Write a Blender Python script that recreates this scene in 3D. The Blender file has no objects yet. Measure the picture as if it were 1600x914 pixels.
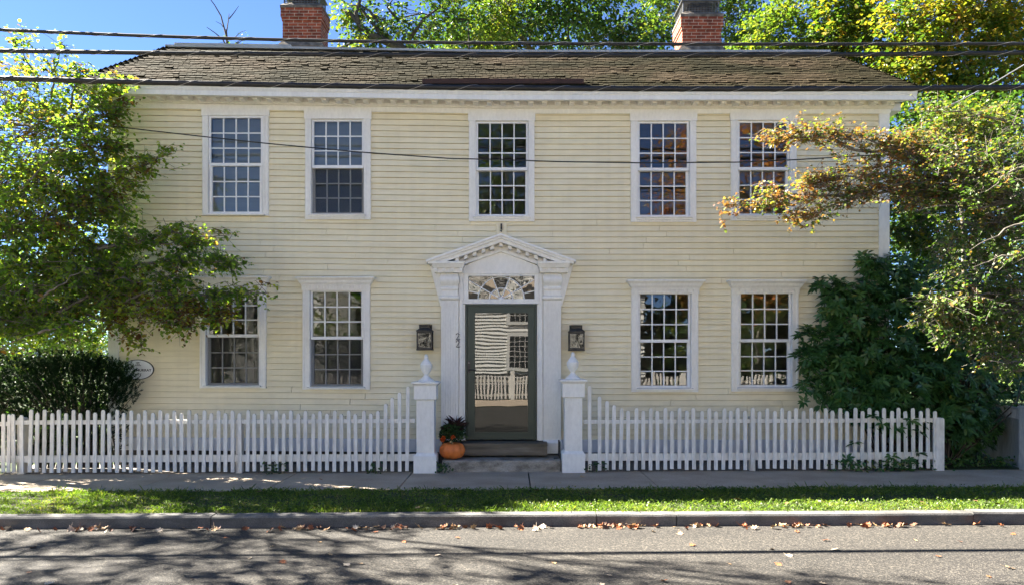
import bpy, math, random
import numpy as np
from mathutils import Vector

random.seed(7)
RNG = np.random.default_rng(7)
R = math.radians
S = bpy.context.scene
COL = S.collection

# ------------------------------------------------------------------ camera, sky, sun, exposure
F = 26.0 / 36.0 * 1600.0            # focal length in photograph pixels
EYE, HOR = 1.65, 561.0              # eye height above the sidewalk, horizon row
D = F / 100.0                       # distance of the facade (100 px per metre there)

cd = bpy.data.cameras.new('camera')
cam = bpy.data.objects.new('camera', cd)
COL.objects.link(cam)
cam.location = (0, 0, EYE)
cam.rotation_euler = (R(90), 0, 0)
cd.lens = 26.0
cd.sensor_width = 36.0
cd.shift_y = (HOR - 457.0) / 1600.0
cd.clip_start, cd.clip_end = 0.1, 2000
S.camera = cam

SUN = Vector((-1.015, 0.45, 1.0)).normalized()     # towards the sun: behind the house, from the left
EL = math.asin(SUN.z)
AZ = math.atan2(SUN.x, SUN.y)                        # clockwise from +Y
w = bpy.data.worlds.new('World')
S.world = w
w.use_nodes = True
nt = w.node_tree
nt.nodes.clear()
wo = nt.nodes.new('ShaderNodeOutputWorld')
bg = nt.nodes.new('ShaderNodeBackground')
sk = nt.nodes.new('ShaderNodeTexSky')
sk.sky_type = 'NISHITA'
sk.sun_disc = False
sk.sun_elevation = EL
sk.sun_rotation = AZ
sk.altitude = 5000
sk.air_density = 1.0
sk.dust_density = 0.0
sk.ozone_density = 1.0
bg.inputs['Strength'].default_value = 0.05
tint = nt.nodes.new('ShaderNodeMix')
tint.data_type = 'RGBA'
tint.blend_type = 'MULTIPLY'
tint.inputs[0].default_value = 1.0
tint.inputs[7].default_value = (0.46, 0.55, 0.68, 1)
nt.links.new(sk.outputs[0], tint.inputs[6])
nt.links.new(tint.outputs[2], bg.inputs[0])
nt.links.new(bg.outputs[0], wo.inputs[0])
ld = bpy.data.lights.new('sun', 'SUN')
ld.energy = 5.0
ld.angle = R(0.5)
ld.color = (1.0, 0.93, 0.82)
sun = bpy.data.objects.new('sun', ld)
COL.objects.link(sun)
sun.rotation_euler = SUN.to_track_quat('Z', 'Y').to_euler()
sun.location = (-20, 20, 30)

S.render.engine = 'CYCLES'
S.view_settings.view_transform = 'Standard'
S.view_settings.look = 'None'
S.view_settings.gamma = 1.0
S.view_settings.use_curve_mapping = False
S.view_settings.exposure = 3.34
S.cycles.use_denoising = True
S.cycles.max_bounces = 8
S.cycles.diffuse_bounces = 4
S.cycles.glossy_bounces = 3
S.cycles.transmission_bounces = 4
S.cycles.transparent_max_bounces = 8
S.cycles.caustics_reflective = False
S.cycles.caustics_refractive = False


# ------------------------------------------------------------------ helpers
def P(x, y, d):
    """the world point seen at photograph pixel x, y at distance d"""
    return ((x - 800.0) / F * d, d, EYE + (HOR - y) / F * d)


def fx(x): return (x - 800.0) / 100.0
def fz(y): return EYE + (HOR - y) / 100.0
def G(x): return 0.0045 * x                     # the street climbs a little to the right


class MB:
    def __init__(self):
        self.v, self.f = [], []

    def add(self, vs, fs):
        b = len(self.v)
        self.v += [tuple(p) for p in vs]
        self.f += [tuple(i + b for i in q) for q in fs]

    def box(self, x0, x1, y0, y1, z0, z1):
        self.add([(x0, y0, z0), (x1, y0, z0), (x1, y1, z0), (x0, y1, z0), (x0, y0, z1), (x1, y0, z1), (x1, y1, z1), (x0, y1, z1)],
                 [(0, 3, 2, 1), (4, 5, 6, 7), (0, 1, 5, 4), (1, 2, 6, 5), (2, 3, 7, 6), (3, 0, 4, 7)])

    def prism(self, poly, y0, y1):
        """polygon in x, z extruded from y0 (front) to y1"""
        n = len(poly)
        self.add([(x, y0, z) for x, z in poly] + [(x, y1, z) for x, z in poly],
                 [tuple(range(n)), tuple(range(2 * n - 1, n - 1, -1))] +
                 [(i, i + n, (i + 1) % n + n, (i + 1) % n) for i in range(n)])

    def loft(self, levels):
        """rectangles (x0, x1, y0, y1, z) stacked into one solid"""
        vs = []
        for x0, x1, y0, y1, z in levels:
            vs += [(x0, y0, z), (x1, y0, z), (x1, y1, z), (x0, y1, z)]
        n = len(levels)
        fs = [(3, 2, 1, 0), tuple(4 * (n - 1) + k for k in range(4))]
        for i in range(n - 1):
            for k in range(4):
                a, b = 4 * i + k, 4 * i + (k + 1) % 4
                fs.append((a, b, b + 4, a + 4))
        self.add(vs, fs)

    def sweep(self, prof, xs, dz=None, closed=True):
        """profile of (y, z) points run along x"""
        n = len(prof)
        vs = []
        for x in xs:
            for y, z in prof:
                vs.append((x, y, z + (dz(x, z) if dz else 0)))
        fs = []
        for i in range(len(xs) - 1):
            for k in range(n if closed else n - 1):
                a, b = i * n + k, i * n + (k + 1) % n
                fs.append((a, b, b + n, a + n))
        if closed:
            fs += [tuple(range(n - 1, -1, -1)), tuple((len(xs) - 1) * n + k for k in range(n))]
        self.add(vs, fs)

    def tube(self, pts, rad, n=6, caps=True):
        pts = [Vector(p) for p in pts]
        if not hasattr(rad, '__len__'):
            rad = [rad] * len(pts)
        vs, fs = [], []
        up = Vector((0.31, 0.17, 0.93))
        for i, p in enumerate(pts):
            t = (pts[min(i + 1, len(pts) - 1)] - pts[max(i - 1, 0)]).normalized()
            a = t.cross(up)
            if a.length < 1e-3: a = t.cross(Vector((1, 0, 0)))
            a.normalize()
            b = t.cross(a)
            for k in range(n):
                an = 2 * math.pi * k / n
                vs.append(p + (a * math.cos(an) + b * math.sin(an)) * rad[i])
        for i in range(len(pts) - 1):
            for k in range(n):
                q, s = i * n + k, i * n + (k + 1) % n
                fs.append((q, s, s + n, q + n))
        if caps:
            fs += [tuple(range(n - 1, -1, -1)), tuple((len(pts) - 1) * n + k for k in range(n))]
        self.add(vs, fs)

    def lathe(self, c, prof, n=24):
        """profile of (radius, z) turned about the vertical through c"""
        vs, fs = [], []
        m = len(prof)
        for k in range(n):
            an = 2 * math.pi * k / n
            for r, z in prof:
                vs.append((c[0] + r * math.cos(an), c[1] + r * math.sin(an), c[2] + z))
        for k in range(n):
            for i in range(m - 1):
                a, b = k * m + i, ((k + 1) % n) * m + i
                fs.append((a, b, b + 1, a + 1))
        fs += [tuple(k * m for k in range(n - 1, -1, -1)), tuple(k * m + m - 1 for k in range(n))]
        self.add(vs, fs)

    def build(self, name, mat, parent=None, smooth=False):
        me = bpy.data.meshes.new(name)
        o = bpy.data.objects.new(name, me)
        COL.objects.link(o)
        off = Vector((0, 0, 0))
        q = parent
        while q is not None:
            off += Vector(q.location)
            q = q.parent
        me.from_pydata([(x - off.x, y - off.y, z - off.z) for x, y, z in self.v], [], self.f)
        me.materials.append(mat)
        if smooth:
            for p in me.polygons: p.use_smooth = True
        me.update()
        o.parent = parent
        return o


def fast(name, V, Fc, mat, parent=None, var=None):
    """big mesh from numpy arrays: V (n,3), Fc (m,k); var: one value per vertex"""
    V = np.asarray(V, dtype=np.float64)
    if parent is not None:
        off = np.zeros(3)
        q = parent
        while q is not None:
            off += np.array(q.location)
            q = q.parent
        V = V - off
    me = bpy.data.meshes.new(name)
    me.vertices.add(len(V))
    me.vertices.foreach_set('co', V.astype(np.float32).ravel())
    m, k = Fc.shape
    me.loops.add(m * k)
    me.loops.foreach_set('vertex_index', Fc.astype(np.int32).ravel())
    me.polygons.add(m)
    me.polygons.foreach_set('loop_start', np.arange(0, m * k, k, dtype=np.int32))
    me.polygons.foreach_set('loop_total', np.full(m, k, dtype=np.int32))
    me.update(calc_edges=True)
    if var is not None:
        a = me.attributes.new('var', 'FLOAT', 'POINT')
        a.data.foreach_set('value', np.asarray(var, dtype=np.float32))
    me.materials.append(mat)
    o = bpy.data.objects.new(name, me)
    COL.objects.link(o)
    o.parent = parent
    return o


def tag(o, label=None, cat=None, group=None, kind=None):
    if label: o['label'] = label
    if cat: o['category'] = cat
    if group: o['group'] = group
    if kind: o['kind'] = kind
    return o


def thing(name, label, cat, loc, group=None):
    o = bpy.data.objects.new(name, None)
    COL.objects.link(o)
    o.location = loc
    o.empty_display_size = 0.2
    return tag(o, label, cat, group)


def copy_tree(o, parent=None):
    c = o.copy()
    COL.objects.link(c)
    c.parent = parent
    for ch in list(o.children): copy_tree(ch, c)
    return c


# ------------------------------------------------------------------ materials
def new_mat(name):
    m = bpy.data.materials.new(name)
    m.use_nodes = True
    t = m.node_tree
    t.nodes.clear()
    out = t.nodes.new('ShaderNodeOutputMaterial')
    return m, t, out


def N(t, kind, **kw):
    n = t.nodes.new(kind)
    for k, v in kw.items():
        if k in n.inputs.keys(): n.inputs[k].default_value = v
        else: setattr(n, k, v)
    return n


def ramp(t, fac, stops):
    r = t.nodes.new('ShaderNodeValToRGB')
    cr = r.color_ramp
    while len(cr.elements) > 1: cr.elements.remove(cr.elements[-1])
    cr.elements[0].position = stops[0][0]
    cr.elements[0].color = (*stops[0][1], 1)
    for p, c in stops[1:]:
        e = cr.elements.new(p)
        e.color = (*c, 1)
    t.links.new(fac, r.inputs[0])
    return r.outputs[0]


def mix(t, fac, a, b, mode='MIX'):
    m = t.nodes.new('ShaderNodeMix')
    m.data_type = 'RGBA'
    m.blend_type = mode
    for s, v in ((m.inputs[0], fac), (m.inputs[6], a), (m.inputs[7], b)):
        if hasattr(v, 'links'): t.links.new(v, s)
        elif hasattr(v, '__len__'): s.default_value = (*v, 1)
        else: s.default_value = v
    return m.outputs[2]


def coords(t, scale=(1, 1, 1), kind='Position'):
    if kind == 'Position':
        g = t.nodes.new('ShaderNodeNewGeometry').outputs['Position']
    else:
        g = t.nodes.new('ShaderNodeTexCoord').outputs['Object']
    mp = t.nodes.new('ShaderNodeMapping')
    mp.inputs['Scale'].default_value = scale
    t.links.new(g, mp.inputs[0])
    return mp.outputs[0]


def noise(t, vec, scale, detail=4, rough=0.55):
    n = N(t, 'ShaderNodeTexNoise', Scale=scale, Detail=detail, Roughness=rough)
    t.links.new(vec, n.inputs['Vector'])
    return n.outputs['Fac']


def surf(name, stops, scale=3.0, stretch=(1, 1, 1), rough=0.6, spec=0.3, bump=0.0, bscale=80.0, fine=None, kind='Position', metal=0.0, detail=5, streak=None):
    """paint, stone, wood ...: colours spread by noise, optional fine grain and bump"""
    m, t, out = new_mat(name)
    v = coords(t, stretch, kind)
    c = ramp(t, noise(t, v, scale, detail), stops)
    if streak:
        vs_ = coords(t, (9, 9, 0.5), kind)
        g = ramp(t, noise(t, vs_, 1.0, 4), [(0.35, (streak[0],) * 3), (0.6, (streak[1],) * 3)])
        c = mix(t, 1.0, c, g, 'MULTIPLY')
    if fine:
        fs, lo, hi = fine
        g = ramp(t, noise(t, v, fs, 2), [(0.3, (lo,) * 3), (0.7, (hi,) * 3)])
        c = mix(t, 1.0, c, g, 'MULTIPLY')
    b = N(t, 'ShaderNodeBsdfPrincipled', Roughness=rough, Metallic=metal)
    b.inputs['Specular IOR Level'].default_value = spec
    t.links.new(c, b.inputs['Base Color'])
    if bump:
        bp = N(t, 'ShaderNodeBump', Strength=bump, Distance=0.01)
        t.links.new(noise(t, v, bscale, 3), bp.inputs['Height'])
        t.links.new(bp.outputs[0], b.inputs['Normal'])
    t.links.new(b.outputs[0], out.inputs[0])
    return m


def leafmat(name, stops, trans=0.4, rough=0.45, spec=0.35, boost=1.5):
    m, t, out = new_mat(name)
    a = t.nodes.new('ShaderNodeAttribute')
    a.attribute_name = 'var'
    c = ramp(t, a.outputs['Fac'], stops)
    b = N(t, 'ShaderNodeBsdfPrincipled', Roughness=rough)
    b.inputs['Specular IOR Level'].default_value = spec
    t.links.new(c, b.inputs['Base Color'])
    tr = t.nodes.new('ShaderNodeBsdfTranslucent')
    t.links.new(mix(t, 1.0, c, (boost * 0.9, boost, boost * 0.4), 'MULTIPLY'), tr.inputs[0])
    mx = t.nodes.new('ShaderNodeMixShader')
    mx.inputs[0].default_value = trans
    t.links.new(b.outputs[0], mx.inputs[1])
    t.links.new(tr.outputs[0], mx.inputs[2])
    t.links.new(mx.outputs[0], out.inputs[0])
    return m


def glassmat(name, refl=0.14, wave=0.06, wscale=2.5, tint=0.5):
    m, t, out = new_mat(name)
    v = coords(t)
    bp = N(t, 'ShaderNodeBump', Strength=wave, Distance=0.1)
    t.links.new(noise(t, v, wscale, 1), bp.inputs['Height'])
    g = N(t, 'ShaderNodeBsdfGlossy', Roughness=0.01)
    g.inputs[0].default_value = (0.95, 0.97, 1, 1)
    t.links.new(bp.outputs[0], g.inputs['Normal'])
    tr = t.nodes.new('ShaderNodeBsdfTransparent')
    tr.inputs[0].default_value = (tint, tint * 1.02, tint, 1)
    mx = t.nodes.new('ShaderNodeMixShader')
    mx.inputs[0].default_value = refl
    t.links.new(tr.outputs[0], mx.inputs[1])
    t.links.new(g.outputs[0], mx.inputs[2])
    t.links.new(mx.outputs[0], out.inputs[0])
    return m


def screenmat():
    m, t, out = new_mat('insect_mesh')
    d = N(t, 'ShaderNodeBsdfDiffuse')
    d.inputs[0].default_value = (0.03, 0.03, 0.032, 1)
    tr = t.nodes.new('ShaderNodeBsdfTransparent')
    mx = t.nodes.new('ShaderNodeMixShader')
    mx.inputs[0].default_value = 0.5
    t.links.new(tr.outputs[0], mx.inputs[1])
    t.links.new(d.outputs[0], mx.inputs[2])
    t.links.new(mx.outputs[0], out.inputs[0])
    return m


def brickmat(name, sx=0.205, sz=0.067):
    m, t, out = new_mat(name)
    g = t.nodes.new('ShaderNodeNewGeometry').outputs['Position']
    sp = t.nodes.new('ShaderNodeSeparateXYZ')
    t.links.new(g, sp.inputs[0])
    ad = N(t, 'ShaderNodeMath', operation='ADD')
    t.links.new(sp.outputs[0], ad.inputs[0])
    t.links.new(sp.outputs[1], ad.inputs[1])
    cb = t.nodes.new('ShaderNodeCombineXYZ')
    t.links.new(ad.outputs[0], cb.inputs[0])
    t.links.new(sp.outputs[2], cb.inputs[1])
    br = N(t, 'ShaderNodeTexBrick', Scale=1.0)
    br.inputs['Color1'].default_value = (0.30, 0.075, 0.04, 1)
    br.inputs['Color2'].default_value = (0.16, 0.045, 0.03, 1)
    br.inputs['Mortar'].default_value = (0.42, 0.35, 0.28, 1)
    br.inputs['Mortar Size'].default_value = 0.006
    br.inputs['Mortar Smooth'].default_value = 0.2
    br.inputs['Bias'].default_value = -0.1
    br.inputs['Brick Width'].default_value = sx
    br.inputs['Row Height'].default_value = sz
    t.links.new(cb.outputs[0], br.inputs['Vector'])
    c = mix(t, 1.0, br.outputs['Color'], ramp(t, noise(t, coords(t), 9, 4), [(0.3, (0.6, 0.58, 0.55)), (0.7, (1.25, 1.2, 1.1))]), 'MULTIPLY')
    b = N(t, 'ShaderNodeBsdfPrincipled', Roughness=0.85)
    b.inputs['Specular IOR Level'].default_value = 0.15
    t.links.new(c, b.inputs['Base Color'])
    bp = N(t, 'ShaderNodeBump', Strength=0.6, Distance=0.006)
    bp.invert = True
    t.links.new(br.outputs['Fac'], bp.inputs['Height'])
    t.links.new(bp.outputs[0], b.inputs['Normal'])
    t.links.new(b.outputs[0], out.inputs[0])
    return m


def asphaltmat():
    m, t, out = new_mat('asphalt')
    v = coords(t)
    big = ramp(t, noise(t, coords(t, (0.35, 1.3, 1)), 0.9, 6), [(0.3, (0.032, 0.030, 0.027)), (0.7, (0.050, 0.046, 0.040))])
    vo = N(t, 'ShaderNodeTexVoronoi', Scale=95.0)
    t.links.new(v, vo.inputs['Vector'])
    sp = t.nodes.new('ShaderNodeSeparateColor')
    t.links.new(vo.outputs['Color'], sp.inputs[0])
    grain = ramp(t, sp.outputs[0], [(0.0, (0.45,) * 3), (0.55, (0.9,) * 3), (0.8, (1.3,) * 3), (0.95, (2.6, 2.5, 2.3))])
    c = mix(t, 1.0, big, grain, 'MULTIPLY')
    # darker, dirtier band along the gutter
    b = N(t, 'ShaderNodeBsdfPrincipled', Roughness=0.85)
    b.inputs['Specular IOR Level'].default_value = 0.25
    t.links.new(c, b.inputs['Base Color'])
    bp = N(t, 'ShaderNodeBump', Strength=0.7, Distance=0.006)
    t.links.new(vo.outputs['Distance'], bp.inputs['Height'])
    t.links.new(bp.outputs[0], b.inputs['Normal'])
    t.links.new(b.outputs[0], out.inputs[0])
    return m


M = {}
M['cream'] = surf('cream_paint', [(0.3, (0.76, 0.68, 0.47)), (0.5, (0.80, 0.72, 0.51)), (0.75, (0.82, 0.75, 0.55))], 1.6, (0.6, 1, 3.0), 0.55, 0.3, 0.08, 60, fine=(7, 0.95, 1.03), streak=(0.965, 1.01))
M['white'] = surf('white_paint', [(0.3, (0.76, 0.745, 0.705)), (0.7, (0.85, 0.835, 0.79))], 4, (1, 1, 0.5), 0.5, 0.3, 0.06, 50, fine=(28, 0.94, 1.03))
M['fencewhite'] = surf('fence_paint', [(0.25, (0.62, 0.595, 0.53)), (0.5, (0.81, 0.785, 0.735)), (0.7, (0.85, 0.83, 0.785))], 7, (1, 1, 0.25), 0.55, 0.3, 0.15, 60, fine=(40, 0.84, 1.04), streak=(0.88, 1.0))
M['skirt'] = surf('skirt_paint', [(0.3, (0.56, 0.59, 0.64)), (0.7, (0.64, 0.66, 0.70))], 3, rough=0.6)
M['sash'] = surf('sash_paint', [(0.3, (0.74, 0.74, 0.73)), (0.7, (0.82, 0.82, 0.81))], 5, rough=0.45)
M['green'] = surf('door_paint', [(0.3, (0.018, 0.036, 0.028)), (0.7, (0.025, 0.047, 0.037))], 4, rough=0.4, spec=0.4)
M['black'] = surf('black_metal', [(0.3, (0.012, 0.012, 0.013)), (0.7, (0.03, 0.029, 0.028))], 12, rough=0.5, spec=0.5)
M['cable'] = surf('cable_sheath', [(0.3, (0.012, 0.013, 0.013)), (0.7, (0.028, 0.028, 0.028))], 6, rough=0.5)
M['wire'] = surf('lashing_steel', [(0.3, (0.25, 0.25, 0.25)), (0.7, (0.4, 0.4, 0.4))], 6, rough=0.4, metal=0.6)
M['pewter'] = surf('aged_copper', [(0.3, (0.02, 0.02, 0.018)), (0.6, (0.05, 0.045, 0.038)), (0.8, (0.085, 0.08, 0.065))], 14, rough=0.55, spec=0.5, metal=0.3)
M['shingle'] = surf('wood_shingle', [(0.30, (0.012, 0.012, 0.005)), (0.45, (0.026, 0.022, 0.010)), (0.58, (0.046, 0.034, 0.019)), (0.78, (0.078, 0.058, 0.036))], 1.3, (0.6, 1, 2.2), 0.9, 0.08, 0.4, 60, fine=(22, 0.7, 1.2))
M['flash'] = surf('lead_flashing', [(0.3, (0.26, 0.27, 0.27)), (0.7, (0.42, 0.42, 0.41))], 3, rough=0.5, metal=0.2)
M['brownboard'] = surf('brown_board', [(0.3, (0.035, 0.018, 0.013)), (0.7, (0.06, 0.03, 0.022))], 6, rough=0.7)
M['brick'] = brickmat('chimney_brick')
M['cement'] = surf('cement_wash', [(0.25, (0.045, 0.04, 0.035)), (0.5, (0.13, 0.112, 0.09)), (0.75, (0.25, 0.215, 0.175))], 8, rough=0.9, bump=0.4, bscale=40)
M['galv'] = surf('galvanised_mesh', [(0.3, (0.10, 0.10, 0.105)), (0.7, (0.2, 0.2, 0.2))], 10, rough=0.5, metal=0.5)
M['concrete'] = surf('sidewalk_concrete', [(0.25, (0.31, 0.245, 0.18)), (0.5, (0.40, 0.325, 0.24)), (0.75, (0.47, 0.385, 0.295))], 1.6, (1, 1.5, 1), 0.85, 0.2, 0.3, 90, fine=(55, 0.8, 1.12))
M['granite'] = surf('kerb_granite', [(0.25, (0.07, 0.068, 0.065)), (0.5, (0.12, 0.117, 0.11)), (0.75, (0.19, 0.18, 0.168))], 3, (1, 1, 2), 0.8, 0.25, 0.4, 70, fine=(70, 0.65, 1.2))
M['stepstone'] = surf('step_stone', [(0.25, (0.12, 0.105, 0.085)), (0.5, (0.32, 0.29, 0.24)), (0.75, (0.46, 0.42, 0.36))], 5, (1, 1, 2), 0.85, 0.2, 0.4, 60, fine=(60, 0.7, 1.15))
M['stepwood'] = surf('worn_timber', [(0.25, (0.06, 0.052, 0.04)), (0.6, (0.16, 0.135, 0.10)), (0.8, (0.26, 0.225, 0.18))], 4, (0.4, 1, 4), 0.8, 0.2, 0.3, 50)
M['foundation'] = surf('foundation_stone', [(0.3, (0.04, 0.038, 0.036)), (0.7, (0.10, 0.095, 0.09))], 5, rough=0.9, bump=0.5, bscale=20)
M['asphalt'] = asphaltmat()
M['gravel'] = surf('gravel_ground', [(0.3, (0.06, 0.055, 0.05)), (0.5, (0.15, 0.135, 0.12)), (0.7, (0.26, 0.24, 0.21))], 60, rough=0.95, bump=0.8, bscale=60, detail=2)
M['soil'] = surf('verge_soil', [(0.3, (0.035, 0.035, 0.018)), (0.6, (0.06, 0.07, 0.025)), (0.8, (0.11, 0.085, 0.05))], 2.5, rough=0.95, bump=0.6, bscale=60, fine=(60, 0.6, 1.2))
M['lawn'] = surf('lawn_ground', [(0.3, (0.03, 0.05, 0.015)), (0.7, (0.06, 0.085, 0.025))], 1.5, rough=0.95, fine=(40, 0.7, 1.2))
M['bark'] = surf('bark', [(0.3, (0.09, 0.08, 0.065)), (0.6, (0.19, 0.17, 0.14)), (0.8, (0.28, 0.26, 0.22))], 10, (1, 1, 0.4), 0.9, 0.1, 0.5, 40)
M['darkbark'] = surf('dark_bark', [(0.3, (0.04, 0.034, 0.028)), (0.7, (0.10, 0.085, 0.07))], 10, (1, 1, 0.4), 0.9, 0.1, 0.4, 40)
M['room'] = surf('room_plaster', [(0.3, (0.42, 0.38, 0.33)), (0.7, (0.52, 0.48, 0.42))], 2, rough=0.9)
M['pumpkin'] = surf('pumpkin_skin', [(0.3, (0.55, 0.13, 0.025)), (0.7, (0.72, 0.20, 0.04))], 6, rough=0.45, spec=0.4, bump=0.1, bscale=40)
M['stem'] = surf('pumpkin_stem', [(0.3, (0.25, 0.17, 0.08)), (0.7, (0.42, 0.32, 0.17))], 20, rough=0.8)
M['pot'] = surf('dark_pot', [(0.3, (0.02, 0.018, 0.016)), (0.7, (0.045, 0.04, 0.035))], 8, rough=0.6)
M['signface'] = surf('sign_face', [(0.3, (0.78, 0.78, 0.78)), (0.7, (0.84, 0.84, 0.84))], 6, rough=0.5)
M['ink'] = surf('sign_ink', [(0.3, (0.02, 0.02, 0.025)), (0.7, (0.035, 0.035, 0.04))], 6, rough=0.6)
M['oppwhite'] = surf('white_clapboard', [(0.3, (0.68, 0.66, 0.60)), (0.7, (0.78, 0.76, 0.70))], 3, rough=0.6)
M['slate'] = surf('grey_roofing', [(0.3, (0.08, 0.08, 0.085)), (0.7, (0.15, 0.15, 0.15))], 6, rough=0.9)
M['oldwhite'] = surf('weathered_board_paint', [(0.3, (0.34, 0.33, 0.31)), (0.7, (0.52, 0.51, 0.49))], 5, (1, 1, 0.3), 0.7, fine=(30, 0.8, 1.1))
M['glass'] = glassmat('window_glass', 0.078, 0.010, 3.0, 0.72)
M['doorglass'] = glassmat('storm_door_glass', 0.082, 0.009, 2.0, 0.35)
M['fanglass'] = glassmat('fanlight_glass', 0.09, 0.02, 6.0, 0.4)
M['lampglass'] = glassmat('lantern_glass', 0.04, 0.05, 8.0, 0.32)
M['screen'] = screenmat()
M['shade'] = surf('shade_cloth', [(0.3, (0.20, 0.235, 0.25)), (0.7, (0.25, 0.285, 0.30))], 3, (0.5, 1, 3), 0.9)
M['bulb'] = surf('bulb_glass', [(0.3, (0.4, 0.38, 0.33)), (0.7, (0.5, 0.48, 0.43))], 6, rough=0.2, spec=0.5)

G1, G2, G3 = (0.055, 0.105, 0.022), (0.105, 0.19, 0.032), (0.175, 0.25, 0.04)
YG, BR = (0.29, 0.33, 0.045), (0.12, 0.065, 0.03)
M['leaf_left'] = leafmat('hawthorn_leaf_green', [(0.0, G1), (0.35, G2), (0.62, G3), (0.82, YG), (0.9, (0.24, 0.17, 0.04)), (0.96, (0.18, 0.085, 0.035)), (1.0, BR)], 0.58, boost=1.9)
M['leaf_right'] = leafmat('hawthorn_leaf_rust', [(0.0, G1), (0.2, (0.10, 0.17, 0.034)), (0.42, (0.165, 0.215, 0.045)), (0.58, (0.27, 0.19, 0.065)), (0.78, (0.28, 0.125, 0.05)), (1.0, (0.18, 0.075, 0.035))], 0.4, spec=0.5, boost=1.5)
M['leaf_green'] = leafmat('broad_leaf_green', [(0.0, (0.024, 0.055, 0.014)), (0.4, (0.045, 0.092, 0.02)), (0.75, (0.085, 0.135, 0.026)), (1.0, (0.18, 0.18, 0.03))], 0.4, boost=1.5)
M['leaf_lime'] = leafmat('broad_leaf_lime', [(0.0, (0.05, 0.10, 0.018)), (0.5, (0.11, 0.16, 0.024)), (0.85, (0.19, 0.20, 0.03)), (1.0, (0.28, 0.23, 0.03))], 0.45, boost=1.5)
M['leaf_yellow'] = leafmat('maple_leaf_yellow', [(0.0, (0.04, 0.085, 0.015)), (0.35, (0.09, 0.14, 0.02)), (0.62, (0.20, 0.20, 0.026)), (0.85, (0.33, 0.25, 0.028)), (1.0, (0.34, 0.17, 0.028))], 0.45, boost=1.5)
M['leaf_orange'] = leafmat('leaf_orange', [(0.0, (0.18, 0.14, 0.03)), (0.5, (0.42, 0.19, 0.04)), (1.0, (0.5, 0.16, 0.04))], 0.3)
M['leaf_rhodo'] = leafmat('rhododendron_leaf', [(0.0, (0.024, 0.068, 0.02)), (0.5, (0.042, 0.115, 0.028)), (0.85, (0.075, 0.155, 0.036)), (1.0, (0.15, 0.16, 0.03))], 0.18, 0.38, 0.4)
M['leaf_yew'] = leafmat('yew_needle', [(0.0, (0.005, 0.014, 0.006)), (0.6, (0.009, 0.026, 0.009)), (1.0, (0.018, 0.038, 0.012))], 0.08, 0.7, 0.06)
M['grass'] = leafmat('grass_blade', [(0.0, (0.045, 0.075, 0.018)), (0.4, (0.10, 0.16, 0.026)), (0.75, (0.18, 0.225, 0.04)), (0.9, (0.27, 0.25, 0.07)), (1.0, (0.34, 0.29, 0.14))], 0.42, boost=1.7)
M['mum'] = leafmat('chrysanthemum_leaf', [(0.0, (0.02, 0.05, 0.015)), (1.0, (0.05, 0.10, 0.03))], 0.2)
M['darkgrass'] = leafmat('purple_fountain_grass', [(0.0, (0.03, 0.012, 0.015)), (1.0, (0.09, 0.04, 0.035))], 0.2)
M['petal'] = leafmat('orange_petal', [(0.0, (0.55, 0.09, 0.02)), (1.0, (0.75, 0.16, 0.03))], 0.2)
DRY = [surf('dry_leaf_rust', [(0.3, (0.22, 0.07, 0.03)), (0.7, (0.34, 0.13, 0.05))], 30, rough=0.7),
       surf('dry_leaf_tan', [(0.3, (0.34, 0.21, 0.10)), (0.7, (0.48, 0.33, 0.18))], 30, rough=0.7),
       surf('dry_leaf_brown', [(0.3, (0.10, 0.05, 0.03)), (0.7, (0.18, 0.09, 0.05))], 30, rough=0.7),
       surf('dry_leaf_pale', [(0.3, (0.42, 0.33, 0.22)), (0.7, (0.58, 0.48, 0.36))], 30, rough=0.7)]

# ------------------------------------------------------------------ ground, road, sidewalk
KY0, KY1 = 7.86, 8.02          # kerb face and kerb back
SY0, SY1 = 9.40, 10.86         # sidewalk


def sheet(name, x0, x1, ys, mat, nx=24):
    """ys: list of (y, z); follows the street's slope near the house"""
    b = MB()
    xs = [x0 + (x1 - x0) * i / nx for i in range(nx + 1)]
    n = len(ys)
    vs = [(x, y, z + G(max(-40, min(40, x)))) for x in xs for y, z in ys]
    fs = [(i * n + k, (i + 1) * n + k, (i + 1) * n + k + 1, i * n + k + 1) for i in range(nx) for k in range(n - 1)]
    b.add(vs, fs)
    return tag(b.build(name, mat), kind='structure')


sheet('ground', -600, 600, [(-600, -0.35), (-10.5, -0.35), (KY0 + 0.08, -0.30), (KY1 - 0.02, -0.06), (SY1, -0.06), (11.0, -0.012), (60, -0.012), (900, 0.0)], M['lawn'], 60)
sheet('road', -120, 120, [(-4.0, -0.10), (0.5, -0.045), (3.5, -0.05), (6.3, -0.095), (KY0 + 0.01, -0.125)], M['asphalt'], 60)
sheet('verge', -60, 60, [(KY1 + 0.001, -0.02), (8.5, -0.005), (9.0, 0.0), (SY0, -0.012)], M['soil'], 60)
sheet('gravel_bed', -7.5, 6.2, [(SY1 - 0.02, -0.012), (10.9, 0.01), (11.62, 0.03)], M['gravel'], 20)

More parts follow.
